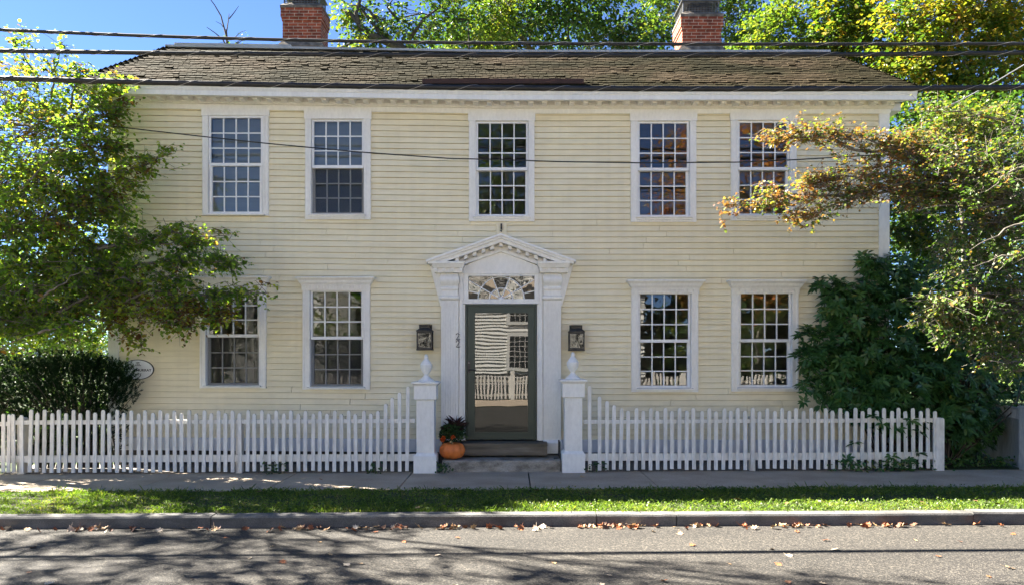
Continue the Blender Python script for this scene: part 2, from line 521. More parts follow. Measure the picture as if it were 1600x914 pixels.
b = MB()
jx = [281, 462, 644, 825.5, 1002, 1180, 1362]
gx = [(x - 800) / F * 10.8 for x in jx]
st = 1.68
xs = [gx[0] - st * k for k in range(20, 0, -1)] + gx + [gx[-1] + st * k for k in range(1, 20)]
for a, c in zip(xs[:-1], xs[1:]):
    x0, x1 = a + 0.009, c - 0.009
    o_ = random.uniform(-0.004, 0.004)
    b.add([(x0, SY0, -0.12), (x1, SY0, -0.12), (x1, SY1, -0.12), (x0, SY1, -0.12),
           (x0, SY0, G(x0) + o_), (x1, SY0, G(x1) - o_), (x1, SY1, G(x1) - o_), (x0, SY1, G(x0) + o_)],
          [(0, 3, 2, 1), (4, 5, 6, 7), (0, 1, 5, 4), (1, 2, 6, 5), (2, 3, 7, 6), (3, 0, 4, 7)])
tag(b.build('sidewalk', M['concrete']), kind='structure')

b = MB()
kx = [-24, -20.5, -17, -13.6, -10.2, -6.7, -3.2, 0.9, 1.75, 4.9, 8.2, 11.5, 15, 18.5, 22]
for a, c in zip(kx[:-1], kx[1:]):
    n = 8
    x = [a + 0.005 + (c - a - 0.01) * i / n for i in range(n + 1)]
    o_ = random.uniform(-0.006, 0.006)
    j_ = [random.uniform(-0.003, 0.003) for _ in x]
    prof = [(KY0, -0.3), (KY0, -0.018), (KY0 + 0.014, 0.0), (KY1, 0.004), (KY1, -0.3)]
    vs = []
    for i, q in enumerate(x):
        for (y, z) in prof: vs.append((q, y + j_[i] * 1.5, z + G(q) + (o_ + j_[i] if z > -0.2 else 0)))
    m_ = len(prof)
    fs = [(i * m_ + k, i * m_ + (k + 1) % m_, (i + 1) * m_ + (k + 1) % m_, (i + 1) * m_ + k) for i in range(n) for k in range(m_)]
    fs += [tuple(range(m_)), tuple(n * m_ + k for k in range(m_ - 1, -1, -1))]
    b.add(vs, fs)
tag(b.build('kerb', M['granite']), kind='structure')

# ------------------------------------------------------------------ the house
HX0, HX1 = fx(171), fx(1388)
HY1 = D + 8.5


def warp(x, z):
    k = 0.04 + 0.055 * max(0.0, min(1.0, (z - 0.4) / 5.4))
    return k * max(0.0, -x - 0.3) / 5.8


house = thing('clapboard_house', 'cream yellow two storey clapboard house with white trim and two brick chimneys', 'house', (fx(783), D, 0))

# windows: casing L, R, head top, bottom; glass L, R, T, B; meeting rail row
UP = [(318, 421, 170, 338, 331, 409, 186, 332, 259), (478, 580, 174, 344, 491, 566, 191, 332, 262), (733, 835, 178, 347, 747, 822, 194, 335, 265.5),
      (985, 1087, 178, 348, 999, 1073, 194, 336, 266), (1141, 1243, 177, 346, 1155, 1229, 193, 334, 265)]
LO = [(314, 417, 447, 606, 327, 403, 455, 598, 524.5), (474, 579, 448, 608, 489, 565, 456.5, 600, 528), (986, 1090, 453, 612, 1000, 1075, 460, 602, 532.5),
      (1142, 1246, 453, 611, 1157, 1232, 459.5, 601, 532)]
holes = []
for wd in UP + LO:
    L_, R_, T_, B_, gl, gr, gt, gb, md = wd
    holes.append((fx(gl - 6), fx(gr + 6), fz(gb + 4), fz(gt - 6)))
holes.append((fx(718), fx(848), 0.0, fz(428)))

# siding: lapped boards course by course, cut at the openings
COURSE = 0.0905
Z0, Z1 = 0.385, 5.53
wall = MB()
nC = int((Z1 - Z0) / COURSE) + 1
for i in range(nC):
    z0, z1 = Z0 + i * COURSE, Z0 + (i + 1) * COURSE
    segs = [(HX0 + 0.05, HX1 - 0.05)]
    for hx0, hx1, hz0, hz1 in holes:
        mx_ = 0.5 * (hx0 + hx1)
        dzz = warp(mx_, z0)
        if z1 + dzz > hz0 and z0 + dzz < hz1:
            ns = []
            for a, c in segs:
                if hx1 <= a or hx0 >= c: ns.append((a, c)); continue
                if hx0 > a: ns.append((a, hx0))
                if hx1 < c: ns.append((hx1, c))
            segs = ns
    jo = random.uniform(-0.002, 0.002)
    prof = [(D - 0.024 + jo, z0), (D - 0.004, z1 + 0.012), (D + 0.014, z1 + 0.012), (D + 0.002, z0)]
    cut = []
    for a, c in segs:
        while c - a > 3.2:
            q = a + random.uniform(1.4, min(4.2, c - a - 0.6))
            cut.append((a, q - 0.002)); a = q + 0.002
        cut.append((a, c))
    for a, c in cut:
        jo = random.uniform(-0.0025, 0.0025)
        prof = [(D - 0.027 + jo, z0 + jo * 0.5), (D - 0.008, z1 - 0.005), (D + 0.010, z1 - 0.004), (D + 0.014, z1 + 0.012), (D + 0.024, z1 + 0.012), (D + 0.020, z0 + jo * 0.5)]
        k = max(2, int((c - a) / 1.2) + 1)
        wall.sweep(prof, [a + (c - a) * q / k for q in range(k + 1)], warp)
# side and rear walls, same lap
for i in range(nC):
    z0, z1 = Z0 + i * COURSE, Z0 + (i + 1) * COURSE
    for sx, xx in ((-1, HX0 + 0.03), (1, HX1 - 0.03)):
        off = warp(xx, z0)
        pr = [(xx + sx * 0.024, z0 + off), (xx + sx * 0.004, z1 + off + 0.012), (xx - sx * 0.014, z1 + off + 0.012), (xx - sx * 0.002, z0 + off)]
        vs = [(x, y, z) for y in (D + 0.06, HY1) for x, z in pr]
        wall.add(vs, [(k, (k + 1) % 4, (k + 1) % 4 + 4, k + 4) for k in range(4)] + [(0, 1, 2, 3), (7, 6, 5, 4)])
wall.box(HX0 + 0.02, HX1 - 0.02, HY1 - 0.1, HY1, 0.2, Z1 + 0.2)
wall.build('wall', M['cream'], house)

# rooms behind the glass
rm = MB()
yb = D + 3.6
rm.box(HX0 + 0.15, HX1 - 0.15, yb, yb + 0.1, 0.2, 5.6)
rm.box(HX0 + 0.15, HX1 - 0.15, D + 0.25, yb - 0.01, 0.22, 0.30)
rm.box(HX0 + 0.15, HX1 - 0.15, D + 0.12, yb - 0.01, 2.9, 3.1)
rm.box(HX0 + 0.15, HX1 - 0.15, D + 0.12, yb - 0.01, 5.55, 5.62)
for xx in (-4.2, -1.2, 0.9, 3.05):
    rm.box(xx, xx + 0.12, D + 0.12, yb - 0.02, 0.31, 2.89)
    rm.box(xx, xx + 0.12, D + 0.12, yb - 0.02, 3.11, 5.61)
rm.build('interior', M['room'], house)

# base board, foundation
b = MB()
b.sweep([(D - 0.035, 0.20), (D - 0.035, 0.395), (D - 0.015, 0.405), (D + 0.03, 0.405), (D + 0.03, 0.20)], [HX0 - 0.005, -3, fx(700)], warp)
b.sweep([(D - 0.035, 0.20), (D - 0.035, 0.395), (D - 0.015, 0.405), (D + 0.03, 0.405), (D + 0.03, 0.20)], [fx(866), 3, HX1 + 0.005], warp)
b.build('base_board', M['skirt'], house)
b = MB()
b.box(HX0 + 0.04, HX1 - 0.04, D + 0.05, HY1 - 0.05, -0.3, 0.26)
b.build('foundation', M['foundation'], house)

for xa, xb in ((171, 187), (1372, 1388)):
    b = MB()
    b.box(fx(xa), fx(xb), D - 0.04, D + 0.02, 0.41, 5.52)
    b.box(fx(xa) if xa < 500 else fx(xb) - 0.04, fx(xa) + 0.04 if xa < 500 else fx(xb), D + 0.021, D + 0.16, 0.41, 5.52)
    b.build('corner_board', M['white'], house)

# frieze, bed moulding, dentils, cornice
EY = D - 0.42                                 # front of the eave
sc = F / EY


def ez(y): return EYE + (HOR - y) / sc


xs9 = [HX0 - 0.01, -4, -2, -0.3, 2, 4, HX1 + 0.01]
b = MB()
b.sweep([(D - 0.05, 5.465), (D - 0.05, 5.552), (D + 0.02, 5.552), (D + 0.02, 5.465)], xs9, warp)
b.build('frieze', M['white'], house)
b = MB()
b.sweep([(D - 0.06, 5.54), (D - 0.085, 5.545), (D - 0.09, 5.56), (D - 0.12, 5.568), (D - 0.12, 5.66), (D + 0.0, 5.66), (D + 0.0, 5.54)], [HX0 - 0.04] + xs9[1:-1] + [HX1 + 0.04], warp)
b.build('bed_moulding', M['white'], house)
OX0, OX1 = HX0 - 0.30, HX1 + 0.26             # eave ends
b = MB()
zs = 5.635
prof = [(D - 0.12, zs), (EY + 0.10, zs), (EY + 0.095, zs - 0.075), (EY + 0.03, zs - 0.075), (EY + 0.025, zs - 0.01), (EY + 0.01, zs + 0.01), (EY, zs + 0.05), (D + 0.1, zs + 0.05)]
b.sweep(prof, [OX0 + 0.03] + xs9[1:-1] + [OX1 - 0.03], warp)
for sx, xe, xw in ((-1, OX0, HX0), (1, OX1, HX1)):       # returns along the sides
    o_ = warp(xe, zs)
    b.box(min(xe, xw), max(xe, xw), D + 0.12, HY1 + 0.3, zs - 0.07 + o_, zs + 0.047 + o_)
corn = b.build('cornice', M['white'], house)
x = HX0 + 0.05
while x < HX1 - 0.03:
    z = 5.550 + warp(x, 5.7)
    b = MB()
    b.loft([(x - 0.036, x + 0.036, D - 0.285, D - 0.121, z), (x - 0.048, x + 0.048, D - 0.295, D - 0.121, z + 0.045), (x - 0.055, x + 0.055, D - 0.305, D - 0.121, z + 0.083)])
    b.build('dentil', M['white'], corn)
    x += 0.2105

# roof: steep shingled hip up to a nearly flat deck
ZE = 5.70
T_ = 1.0
RISE = 0.945
RX0, RX1, RY0, RY1 = OX0 - 0.03, OX1 + 0.03, EY - 0.04, HY1 + 0.36
DX0, DX1, DY0, DY1, ZD = RX0 + T_, RX1 - T_, RY0 + T_, RY1 - T_, ZE + RISE
b = MB()
nr = 20
sh = RISE / math.hypot(T_, RISE)
for side in range(4):
    for i in range(nr):
        t0, t1 = i / nr, (i + 1.25) / nr
        if side in (0, 2): a0, a1 = RX0 + T_ * t0, RX1 - T_ * t0
        else: a0, a1 = RY0 + T_ * t0, RY1 - T_ * t0
        u = a0
        rise_row = random.uniform(-0.004, 0.004)
        while u < a1 - 0.02:
            wdt = random.uniform(0.06, 0.13)
            u1 = min(u + wdt, a1)
            th = random.uniform(0.009, 0.016)
            lift = random.uniform(0, 0.005) + (random.uniform(0.008, 0.02) if random.random() < 0.06 else 0) + rise_row
            sl = random.uniform(-0.012, 0.012)
            q0, q1 = t0 * T_ + sl - 0.01, min(t1, 1.0) * T_
            za, zb = ZE + (t0 * RISE) + sl * 0.9, ZE + min(t1, 1.0) * RISE
            up0, up1 = th + lift, 0.006
            pts = [(q0 - up0 * sh, za + up0 * (1 - sh)), (q1, zb + up1), (q1, zb - 0.004), (q0, za - 0.004)]
            g = 0.003
            vs = []
            for uu in (u + g, u1 - g):
                for q, z in pts:
                    if side == 0: vs.append((uu, RY0 + q, z + warp(uu, 5.8)))
                    elif side == 2: vs.append((uu, RY1 - q, z + warp(uu, 5.8)))
                    elif side == 1: vs.append((RX1 - q, uu, z))
                    else: vs.append((RX0 + q, uu, z + warp(RX0, 5.8)))
            b.add(vs, [(0, 1, 2, 3), (7, 6, 5, 4), (0, 4, 5, 1), (1, 5, 6, 2), (2, 6, 7, 3), (3, 7, 4, 0)])
            u = u1
# sheathing below the shingles and the deck
wl_, wr_ = warp(RX0, 5.8), 0.0
b.add([(RX0, RY0, ZE - 0.012 + wl_), (-0.3, RY0, ZE - 0.012), (RX1, RY0, ZE - 0.012), (RX1, RY1, ZE - 0.012), (RX0, RY1, ZE - 0.012 + wl_),
       (DX0, DY0, ZD - 0.01 + wl_), (-0.3, DY0, ZD - 0.01), (DX1, DY0, ZD - 0.01), (DX1, DY1, ZD - 0.01), (DX0, DY1, ZD - 0.01 + wl_),
       (DX0 + 3, (DY0 + DY1) / 2, ZD + 0.16), (DX1 - 3, (DY0 + DY1) / 2, ZD + 0.16)],
      [(0, 1, 6, 5), (1, 2, 7, 6), (2, 3, 8, 7), (3, 4, 9, 8), (4, 0, 5, 9), (5, 6, 7, 11, 10), (7, 8, 11), (8, 9, 10, 11), (9, 5, 10), (4, 3, 2, 1, 0)])
roof = b.build('roof', M['shingle'], house)
b = MB()
b.sweep([(DY0 - 0.03, ZD + 0.01), (DY0 - 0.03, ZD + 0.045), (DY0 + 0.1, ZD + 0.05), (DY0 + 0.1, ZD + 0.01)], [DX0 - 0.04, -3.4, -2.6, -0.3, 2, DX1 + 0.03], warp)
b.sweep([(DY0 - 0.012, ZD + 0.05), (DY0 - 0.012, ZD + 0.085), (DY0 + 0.08, ZD + 0.085), (DY0 + 0.08, ZD + 0.05)], [DX0 + 0.1, DX0 + 2.0], warp)
b.build('deck_flashing', M['flash'], roof)
b = MB()
k_ = (RY0 + 0.10)
b.prism([((660 - 800) / F * k_, ZE + 0.105), ((912 - 800) / F * k_, ZE + 0.105), ((912 - 800) / F * k_, ZE + 0.18), ((660 - 800) / F * k_, ZE + 0.18)], k_ - 0.03, k_ + 0.02)
b.build('snow_board', M['brownboard'], roof)


def chimney(xl, xr, d, dep, ytop, ybase, capx):
    """front face columns xl..xr at distance d"""
    s = F / d
    X0, X1 = (xl - 800) / s, (xr - 800) / s
    z = lambda y: EYE + (HOR - y) / s
    ch = MB()
    ztop = z(ytop)
    e = 0.035
    ch.box(X0, X1, d, d + dep, z(ybase) - 0.6, ztop - 0.28)
    ch.box(X0 - e * 0.5, X1 + e * 0.5, d - e * 0.5, d + dep + e * 0.5, ztop - 0.279, ztop - 0.21)
    ch.box(X0 - e, X1 + e, d - e, d + dep + e, ztop - 0.209, ztop - 0.01)
    c = ch.build('chimney', M['brick'], house)
    k = MB()
    k.loft([(X0 - e - 0.01, X1 + e + 0.01, d - e - 0.01, d + dep + e + 0.01, ztop - 0.009), (X0 - e - 0.01, X1 + e + 0.01, d - e - 0.01, d + dep + e + 0.01, ztop + 0.05),
            (X0 + 0.06, X1 - 0.06, d + 0.06, d + dep - 0.06, ztop + 0.14)])
    k.build('cement_cap', M['cement'], c)
    k = MB()
    k.loft([(X0 - 0.10, X1 + 0.06, d - 0.08, d + dep + 0.06, z(ybase) - 0.6), (X0 - 0.10, X1 + 0.06, d - 0.08, d + dep + 0.06, z(ybase) - 0.02), (X0 - 0.004, X1 + 0.004, d - 0.004, d + dep + 0.004, z(ybase) + 0.11)])
    k.build('cement_base', M['cement'], c)
    q = MB()
    cx0, cx1 = X0 + 0.03, X1 - 0.05
    y0, y1 = d + 0.03, d + dep - 0.05
    zb, zt = ztop + 0.06, ztop + 0.34
    for (xa, ya) in ((cx0, y0), (cx1, y0), (cx0, y1), (cx1, y1)):
        q.box(xa - 0.012, xa + 0.012, ya - 0.012, ya + 0.012, zb, zt)
    for zz in (zb + 0.01, zt - 0.02):
        q.box(cx0, cx1, y0 - 0.008, y0 + 0.008, zz, zz + 0.02)
        q.box(cx0, cx1, y1 - 0.008, y1 + 0.008, zz, zz + 0.02)
        q.box(cx0 - 0.008, cx0 + 0.008, y0, y1, zz, zz + 0.02)
        q.box(cx1 - 0.008, cx1 + 0.008, y0, y1, zz, zz + 0.02)
    n = int((cx1 - cx0) / 0.06)
    for i in range(1, n):
        xx = cx0 + (cx1 - cx0) * i / n
        q.box(xx - 0.003, xx + 0.003, y0 - 0.003, y0 + 0.003, zb, zt)
        q.box(xx - 0.003, xx + 0.003, y1 - 0.003, y1 + 0.003, zb, zt)
    for i in range(1, 6):
        zz = zb + (zt - zb) * i / 6
        q.box(cx0, cx1, y0 - 0.0045, y0 + 0.0015, zz - 0.003, zz + 0.003)
        q.box(cx0 - 0.003, cx0 + 0.003, y0, y1, zz - 0.003, zz + 0.003)
        q.box(cx1 - 0.003, cx1 + 0.003, y0, y1, zz - 0.003, zz + 0.003)
    n = int((y1 - y0) / 0.06)
    for i in range(1, n):
        yy = y0 + (y1 - y0) * i / n
        q.box(cx0 - 0.0045, cx0 + 0.0015, yy - 0.003, yy + 0.003, zb, zt)
        q.box(cx1 - 0.0015, cx1 + 0.0045, yy - 0.003, yy + 0.003, zb, zt)
    q.box(cx0 - 0.05, cx1 + 0.05, y0 - 0.05, y1 + 0.05, zt + 0.001, zt + 0.018)
    q.build('spark_guard', M['galv'], c)
    f = MB()
    f.box(X0 + 0.16, X1 - 0.16, d + 0.18, d + dep - 0.14, ztop + 0.1, ztop + 0.3)
    f.build('flue', M['darkbark'], c)


chimney(441.5, 501.5, 16.3, 0.62, 13, 72, 0)
chimney(1066, 1127, 16.0, 0.75, 27, 79, 0)


# --- windows
def panes(name, rects, y, mat, parent, tilt=0.0016):
    g = MB()
    for x0, x1, z0, z1 in rects:
        a, c = random.gauss(0, tilt), random.gauss(0, tilt)
        hw, hh = (x1 - x0) / 2, (z1 - z0) / 2
        g.add([(x0, y - hw * a - hh * c, z0), (x1, y + hw * a - hh * c, z0), (x1, y + hw * a + hh * c, z1), (x0, y - hw * a + hh * c, z1)], [(0, 1, 2, 3)])
    return g.build(name, mat, parent)


def sash(name, x0, x1, z0, z1, y, parent, mat, stile=0.03, top=0.03, bot=0.03, mw=0.018):
    s_ = MB()
    th = 0.035
    s_.box(x0 - stile, x0, y, y + th, z0 - bot, z1 + top)
    s_.box(x1, x1 + stile, y, y + th, z0 - bot, z1 + top)
    s_.box(x0, x1, y + 0.001, y + th, z1, z1 + top)
    s_.box(x0, x1, y + 0.001, y + th, z0 - bot, z0)
    for i in range(1, 4):
        xx = x0 + (x1 - x0) * i / 4
        s_.box(xx - mw / 2, xx + mw / 2, y + 0.006, y + th - 0.005, z0, z1)
    for i in range(1, 3):
        zz = z0 + (z1 - z0) * i / 3
        s_.box(x0, x1, y + 0.008, y + th - 0.007, zz - mw / 2, zz + mw / 2)
    o = s_.build(name, mat, parent)
    rects = []
    for i in range(4):
        for k in range(3):
            rects.append((x0 + (x1 - x0) * i / 4 + mw / 2 - 0.001, x0 + (x1 - x0) * (i + 1) / 4 - mw / 2 + 0.001,
                          z0 + (z1 - z0) * k / 3 + mw / 2 - 0.001, z0 + (z1 - z0) * (k + 1) / 3 - mw / 2 + 0.001))
    return o, rects


def window(wd, upper, screen=False, storm=False, shade=False):
    L_, R_, T_, B_, gl, gr, gt, gb, md = wd
    x0, x1, z0, z1 = fx(L_), fx(R_), fz(B_), fz(T_)
    a0, a1, c0, c1, cm = fx(gl), fx(gr), fz(gb), fz(gt), fz(md)
    ix0, ix1 = a0 - 0.035, a1 + 0.035
    b = MB()
    yf = D - 0.052
    hd = c1 + 0.03
    # side casings, an inner bead, head board
    b.box(x0, ix0, yf, D + 0.06, z0 + 0.03, hd)
    b.box(ix1, x1, yf, D + 0.06, z0 + 0.03, hd)
    b.box(x0 + 0.012, x0 + 0.03, yf - 0.012, yf + 0.002, z0 + 0.032, hd - 0.002)
    b.box(x1 - 0.03, x1 - 0.012, yf - 0.012, yf + 0.002, z0 + 0.032, hd - 0.002)
    b.box(ix0 - 0.022, ix0 - 0.003, yf - 0.014, yf + 0.002, z0 + 0.1, hd - 0.002)
    b.box(ix1 + 0.003, ix1 + 0.022, yf - 0.014, yf + 0.002, z0 + 0.1, hd - 0.002)
    if upper: b.box(x0 - 0.012, x1 + 0.012, yf - 0.008, D + 0.06, hd + 0.001, z1 + 0.03)
    else: b.box(x0, x1, yf, D + 0.06, hd + 0.001, z1 + 0.04)
    win = b.build('window', M['white'], house)
    # sill: apron board and sloping sill
    b = MB()
    b.box(x0, x1, yf - 0.002, D + 0.06, z0, z0 + 0.029)
    b.box(ix0 - 0.02, ix1 + 0.02, yf - 0.028, D + 0.05, z0 + 0.03, c0 - 0.062)
    b.loft([(ix0 - 0.035, ix1 + 0.035, yf - 0.05, D + 0.07, c0 - 0.061), (ix0 - 0.035, ix1 + 0.035, yf - 0.05, D + 0.07, c0 - 0.046), (ix0 - 0.03, ix1 + 0.03, yf - 0.01, D + 0.07, c0 - 0.034)])
    b.build('sill', M['white'], win)
    yu, yl = D - 0.022, D + 0.018
    if storm: yu, yl = D - 0.04, D - 0.036
    us, ur = sash('upper_sash', a0, a1, cm + 0.025, c1, yu, win, M['sash'], top=0.029)
    lsx = 0.0 if not storm else 0.01
    ls, lr = sash('lower_sash', a0 + lsx + 0.01, a1 - lsx - 0.01, c0, cm - 0.022, yl, win, M['sash'], stile=0.044, bot=0.036)
    # meeting rail
    b = MB()
    b.box(a0 - 0.02, a1 + 0.02, yu - 0.012, yu + 0.03, cm - 0.021, cm + 0.0245)
    b.build('meeting_rail', M['sash'], win)
    panes('upper_panes', ur, yu + 0.02, M['glass'], us)
    panes('lower_panes', lr, yl + 0.02, M['glass'], ls)
    if screen:
        g = MB()
        g.add([(a0 - 0.03, yl - 0.012, c0 - 0.03), (a1 + 0.03, yl - 0.012, c0 - 0.03), (a1 + 0.03, yl - 0.012, cm - 0.022), (a0 - 0.03, yl - 0.012, cm - 0.022)], [(0, 1, 2, 3)])
        g.build('insect_screen', M['screen'], win)
    if shade:
        g = MB()
        g.box(a0 - 0.02, a1 + 0.02, D + 0.085, D + 0.09, cm - 0.02 if shade == 1 else c0, c1 + 0.02)
        g.build('roller_shade', M['shade'], win)
    if not upper:
        cw0, cw1 = x0 - 0.08, x1 + 0.08
        ct, cb = z1 + 0.135, z1
        b = MB()
        b.loft([(x0 - 0.005, x1 + 0.005, yf - 0.06, D, cb + 0.012), (x0 - 0.005, x1 + 0.005, yf - 0.06, D, cb + 0.02),
                (x0 - 0.03, x1 + 0.03, yf - 0.085, D, cb + 0.05), (x0 - 0.045, x1 + 0.045, yf - 0.10, D, cb + 0.085), (cw0, cw1, yf - 0.135, D, cb + 0.118), (cw0, cw1, yf - 0.135, D, ct), (cw0 + 0.01, cw1 - 0.01, yf - 0.10, D, ct + 0.008)])
        n = 22
        for i in range(n):
            xx = x0 + (x1 - x0) * (i + 0.25) / n
            if i % 2 == 0: b.box(xx, xx + (x1 - x0) / n * 0.9, yf - 0.045, yf + 0.01, cb - 0.035, cb - 0.002)
        b.box(x0 - 0.006, x1 + 0.006, yf - 0.025, yf + 0.01, cb - 0.062, cb + 0.0115)
        b.box(x0 - 0.006, x1 + 0.006, yf - 0.05, yf - 0.026, cb - 0.001, cb + 0.011)
        b.build('crown_moulding', M['white'], win)


window(UP[0], True, storm=True, shade=2)
window(UP[1], True, screen=True, shade=2)
window(UP[2], True)
window(UP[3], True)
window(UP[4], True)
window(LO[0], False, screen=True)
window(LO[1], False, screen=True)
window(LO[2], False)
window(LO[3], False)

# --- doorway
YD = D - 0.05
b = MB()
b.prism([(fx(671), fz(412)), (fx(690), fz(412)), (fx(690), fz(478)), (fx(688.5), fz(478))], YD, D + 0.01)
b.prism([(fx(876), fz(412)), (fx(896), fz(412)), (fx(878), fz(478)), (fx(876), fz(478))], YD, D + 0.01)
b.box(fx(690), fx(724), YD + 0.001, D + 0.05, fz(687), fz(412))
b.box(fx(842), fx(876), YD + 0.001, D + 0.05, fz(687), fz(412))
b.prism([(fx(724.2), fz(429)), (fx(724.2), fz(418)), (fx(783), fz(392)), (fx(841.8), fz(418)), (fx(841.8), fz(429))], YD - 0.02, D + 0.05)
b.box(fx(724.2), fx(841.8), YD - 0.015, D + 0.06, fz(475), fz(469))
b.box(fx(718.5), fx(724), YD - 0.022, YD, fz(687), fz(431))
b.box(fx(842), fx(847), YD - 0.022, YD, fz(687), fz(431))
b.box(fx(724), fx(727), D - 0.04, D + 0.06, fz(687), fz(475.5))
b.box(fx(839), fx(842), D - 0.04, D + 0.06, fz(687), fz(475.5))
b.build('door_surround', M['white'], house)


def chevron(mb, t0, t1, xl, xr, y0, y1, ex=0):
    """rake strip between row offsets t0 and t1 below the pediment's edge"""
    sl = 40.0 / 113.0
    def yy(x, t): return 370 + abs(x - 783) * sl + t
    for s in (-1, 1):
        xe = xl if s < 0 else xr
        poly = [(fx(783), fz(yy(783, t0))), (fx(xe), fz(yy(xe, t0))), (fx(xe), fz(yy(xe, t1))), (fx(783), fz(yy(783, t1)))]
        if s > 0: poly = poly[::-1]
        mb.prism(poly, y0, y1)


b = MB()
chevron(b, 0, 3.5, 669, 897, D - 0.31, D)
chevron(b, 3.6, 7, 672, 894, D - 0.285, D)
chevron(b, 7.1, 12.5, 680, 886, D - 0.25, D)
chevron(b, 12.6, 21, 700, 866, D - 0.06, D)
chevron(b, 21.1, 25, 714, 852, D - 0.12, D - 0.04)
ped = b.build('pediment', M['white'], house)
sl = 40.0 / 113.0
for k in range(-5, 6):
    b = MB()
    xx = 783 + k * 13.5
    yy = 370 + abs(xx - 783) * sl + 12.8
    sgn = -1 if k > 0 else (1 if k < 0 else 0)
    x0, x1 = fx(xx - 2.6), fx(xx + 2.6)
    q = 2.6 * sl * sgn
    b.prism([(x0, fz(yy + q + 5.5)), (x1, fz(yy - q + 5.5)), (x1, fz(yy - q)), (x0, fz(yy + q))], D - 0.2, D - 0.061)
    b.build('dentil', M['white'], ped)

for s, (px0, px1) in ((-1, (690, 717)), (1, (849, 876))):
    b = MB()
    yp = D - 0.10
    b.box(fx(px0), fx(px1), yp + 0.012, YD + 0.02, fz(686), fz(470))
    n = 7
    wv = (fx(px1) - fx(px0))
    for i in range(n):
        xx = fx(px0) + wv * (i + 0.18) / n
        b.box(xx, xx + wv / n * 0.64, yp, yp + 0.013, fz(682), fz(474))
    b.box(fx(px0), fx(px1), yp, yp + 0.013, fz(474), fz(470.2))
    pil = b.build('pilaster', M['white'], house)
    b = MB()
    m0, m1 = fx(px0 - 2), fx(px1 + 2)
    b.loft([(m0 + 0.02, m1 - 0.02, yp - 0.01, YD, fz(470)), (m0, m1, yp - 0.04, YD, fz(467)), (m0, m1, yp - 0.04, YD, fz(464.5)), (m0 + 0.02, m1 - 0.02, yp - 0.01, YD, fz(463))])
    # swelling frieze block
    prof = []
    for t in np.linspace(0, 1, 9):
        prof.append((yp - 0.012 - 0.055 * math.sin(math.pi * t), fz(448 - 19 * t)))
    lv = [(fx(px0 + 1), fx(px1 - 1), yp - 0.005, YD, fz(462.8)), (fx(px0 + 1), fx(px1 - 1), yp - 0.012, YD, fz(455)), (fx(px0), fx(px1), yp - 0.03, YD, fz(453)), (fx(px0), fx(px1), yp - 0.03, YD, fz(450)), (fx(px0 + 1), fx(px1 - 1), yp - 0.012, YD, fz(448.5))]
    for t in np.linspace(0.05, 1, 9):
        e = 0.022 * math.sin(math.pi * t)
        lv.append((fx(px0 + 1) - e, fx(px1 - 1) + e, yp - 0.012 - 0.06 * math.sin(math.pi * t), YD, fz(448.5 - 20 * t)))
    b.loft(lv)
    # little cornice with dentils over it
    c0, c1 = (677, 727) if s < 0 else (839, 889)
    b.loft([(fx(c0 + 4), fx(c1 - 3), yp - 0.10, YD, fz(428.2)), (fx(c0 + 4), fx(c1 - 3), yp - 0.10, YD, fz(421.5))])
    for i in range(4):
        xx = c0 + 5.5 + i * (c1 - c0 - 11) / 3.0
        b.box(fx(xx - 2.2), fx(xx + 2.2), yp - 0.14, yp - 0.099, fz(426.5), fz(421.6))
    b.loft([(fx(c0 + 2), fx(c1 - 2), yp - 0.145, YD, fz(421.4)), (fx(c0 + 1), fx(c1 - 1), yp - 0.16, YD, fz(419)), (fx(c0), fx(c1), yp - 0.19, YD, fz(415)), (fx(c0), fx(c1), yp - 0.19, YD, fz(412.5))])
    b.build('capital', M['white'], pil)
    b = MB()
    b.loft([(fx(px0 - 2), fx(px1 + 2), yp - 0.05, YD, fz(706)), (fx(px0 - 2), fx(px1 + 2), yp - 0.05, YD, fz(690)), (fx(px0), fx(px1), yp - 0.012, YD, fz(685.8))])
    b.build('plinth', M['white'], pil)

# fanlight: frame, leading, and each piece of glass a little out of true
b = MB()
fl, fr, ft, fb = 732, 835, 432, 467.5
b.box(fx(724.3), fx(fl), YD - 0.01, D + 0.05, fz(469), fz(429.2))
b.box(fx(fr), fx(841.7), YD - 0.01, D + 0.05, fz(469), fz(429.2))
b.box(fx(fl), fx(fr), YD - 0.009, D + 0.05, fz(ft), fz(429.2))
b.box(fx(fl), fx(fr), YD - 0.009, D + 0.05, fz(469), fz(fb))
fan = b.build('fanlight', M['white'], house)
C0 = (fx(783), fz(fb))
RA, RB = 0.36, 0.19
HWX, HH = fx(fr) - fx(783), fz(ft) - fz(fb)


def edge(an):
    c, s_ = math.cos(an), math.sin(an)
    t = min(HWX / abs(c) if abs(c) > 1e-6 else 99, HH / s_ if s_ > 1e-6 else 99)
    return t


angs = [R(a) for a in (0, 18, 40, 66, 90 + 0.01, 114, 140, 162, 180)]
angs = [R(a) for a in (0, 30, 68, 112, 150, 180)]
b = MB()
yl = D - 0.012
for a in angs[1:-1]:
    e = edge(a)
    b.tube([(C0[0], yl, C0[1]), (C0[0] + e * math.cos(a), yl, C0[1] + e * math.sin(a))], 0.009, 5)
for a in (R(14), R(166)):
    b.tube([(C0[0] + RA * math.cos(a), yl, C0[1] + RA * math.sin(a)), (C0[0] + edge(a) * math.cos(a), yl, C0[1] + edge(a) * math.sin(a))], 0.009, 5)
RAz = min(RA, HH - 0.01)
for rr, rz in ((RA, RAz), (RB * 0.95, RB * 0.9)):
    b.tube([(C0[0] + rr * math.cos(R(a)), yl, C0[1] + rz * math.sin(R(a))) for a in range(0, 181, 9)], 0.0095, 5)
b.lathe((C0[0], yl, C0[1] - 0.01), [(0.001, 0), (0.04, 0.0), (0.04, 0.03), (0.001, 0.035)], 10)
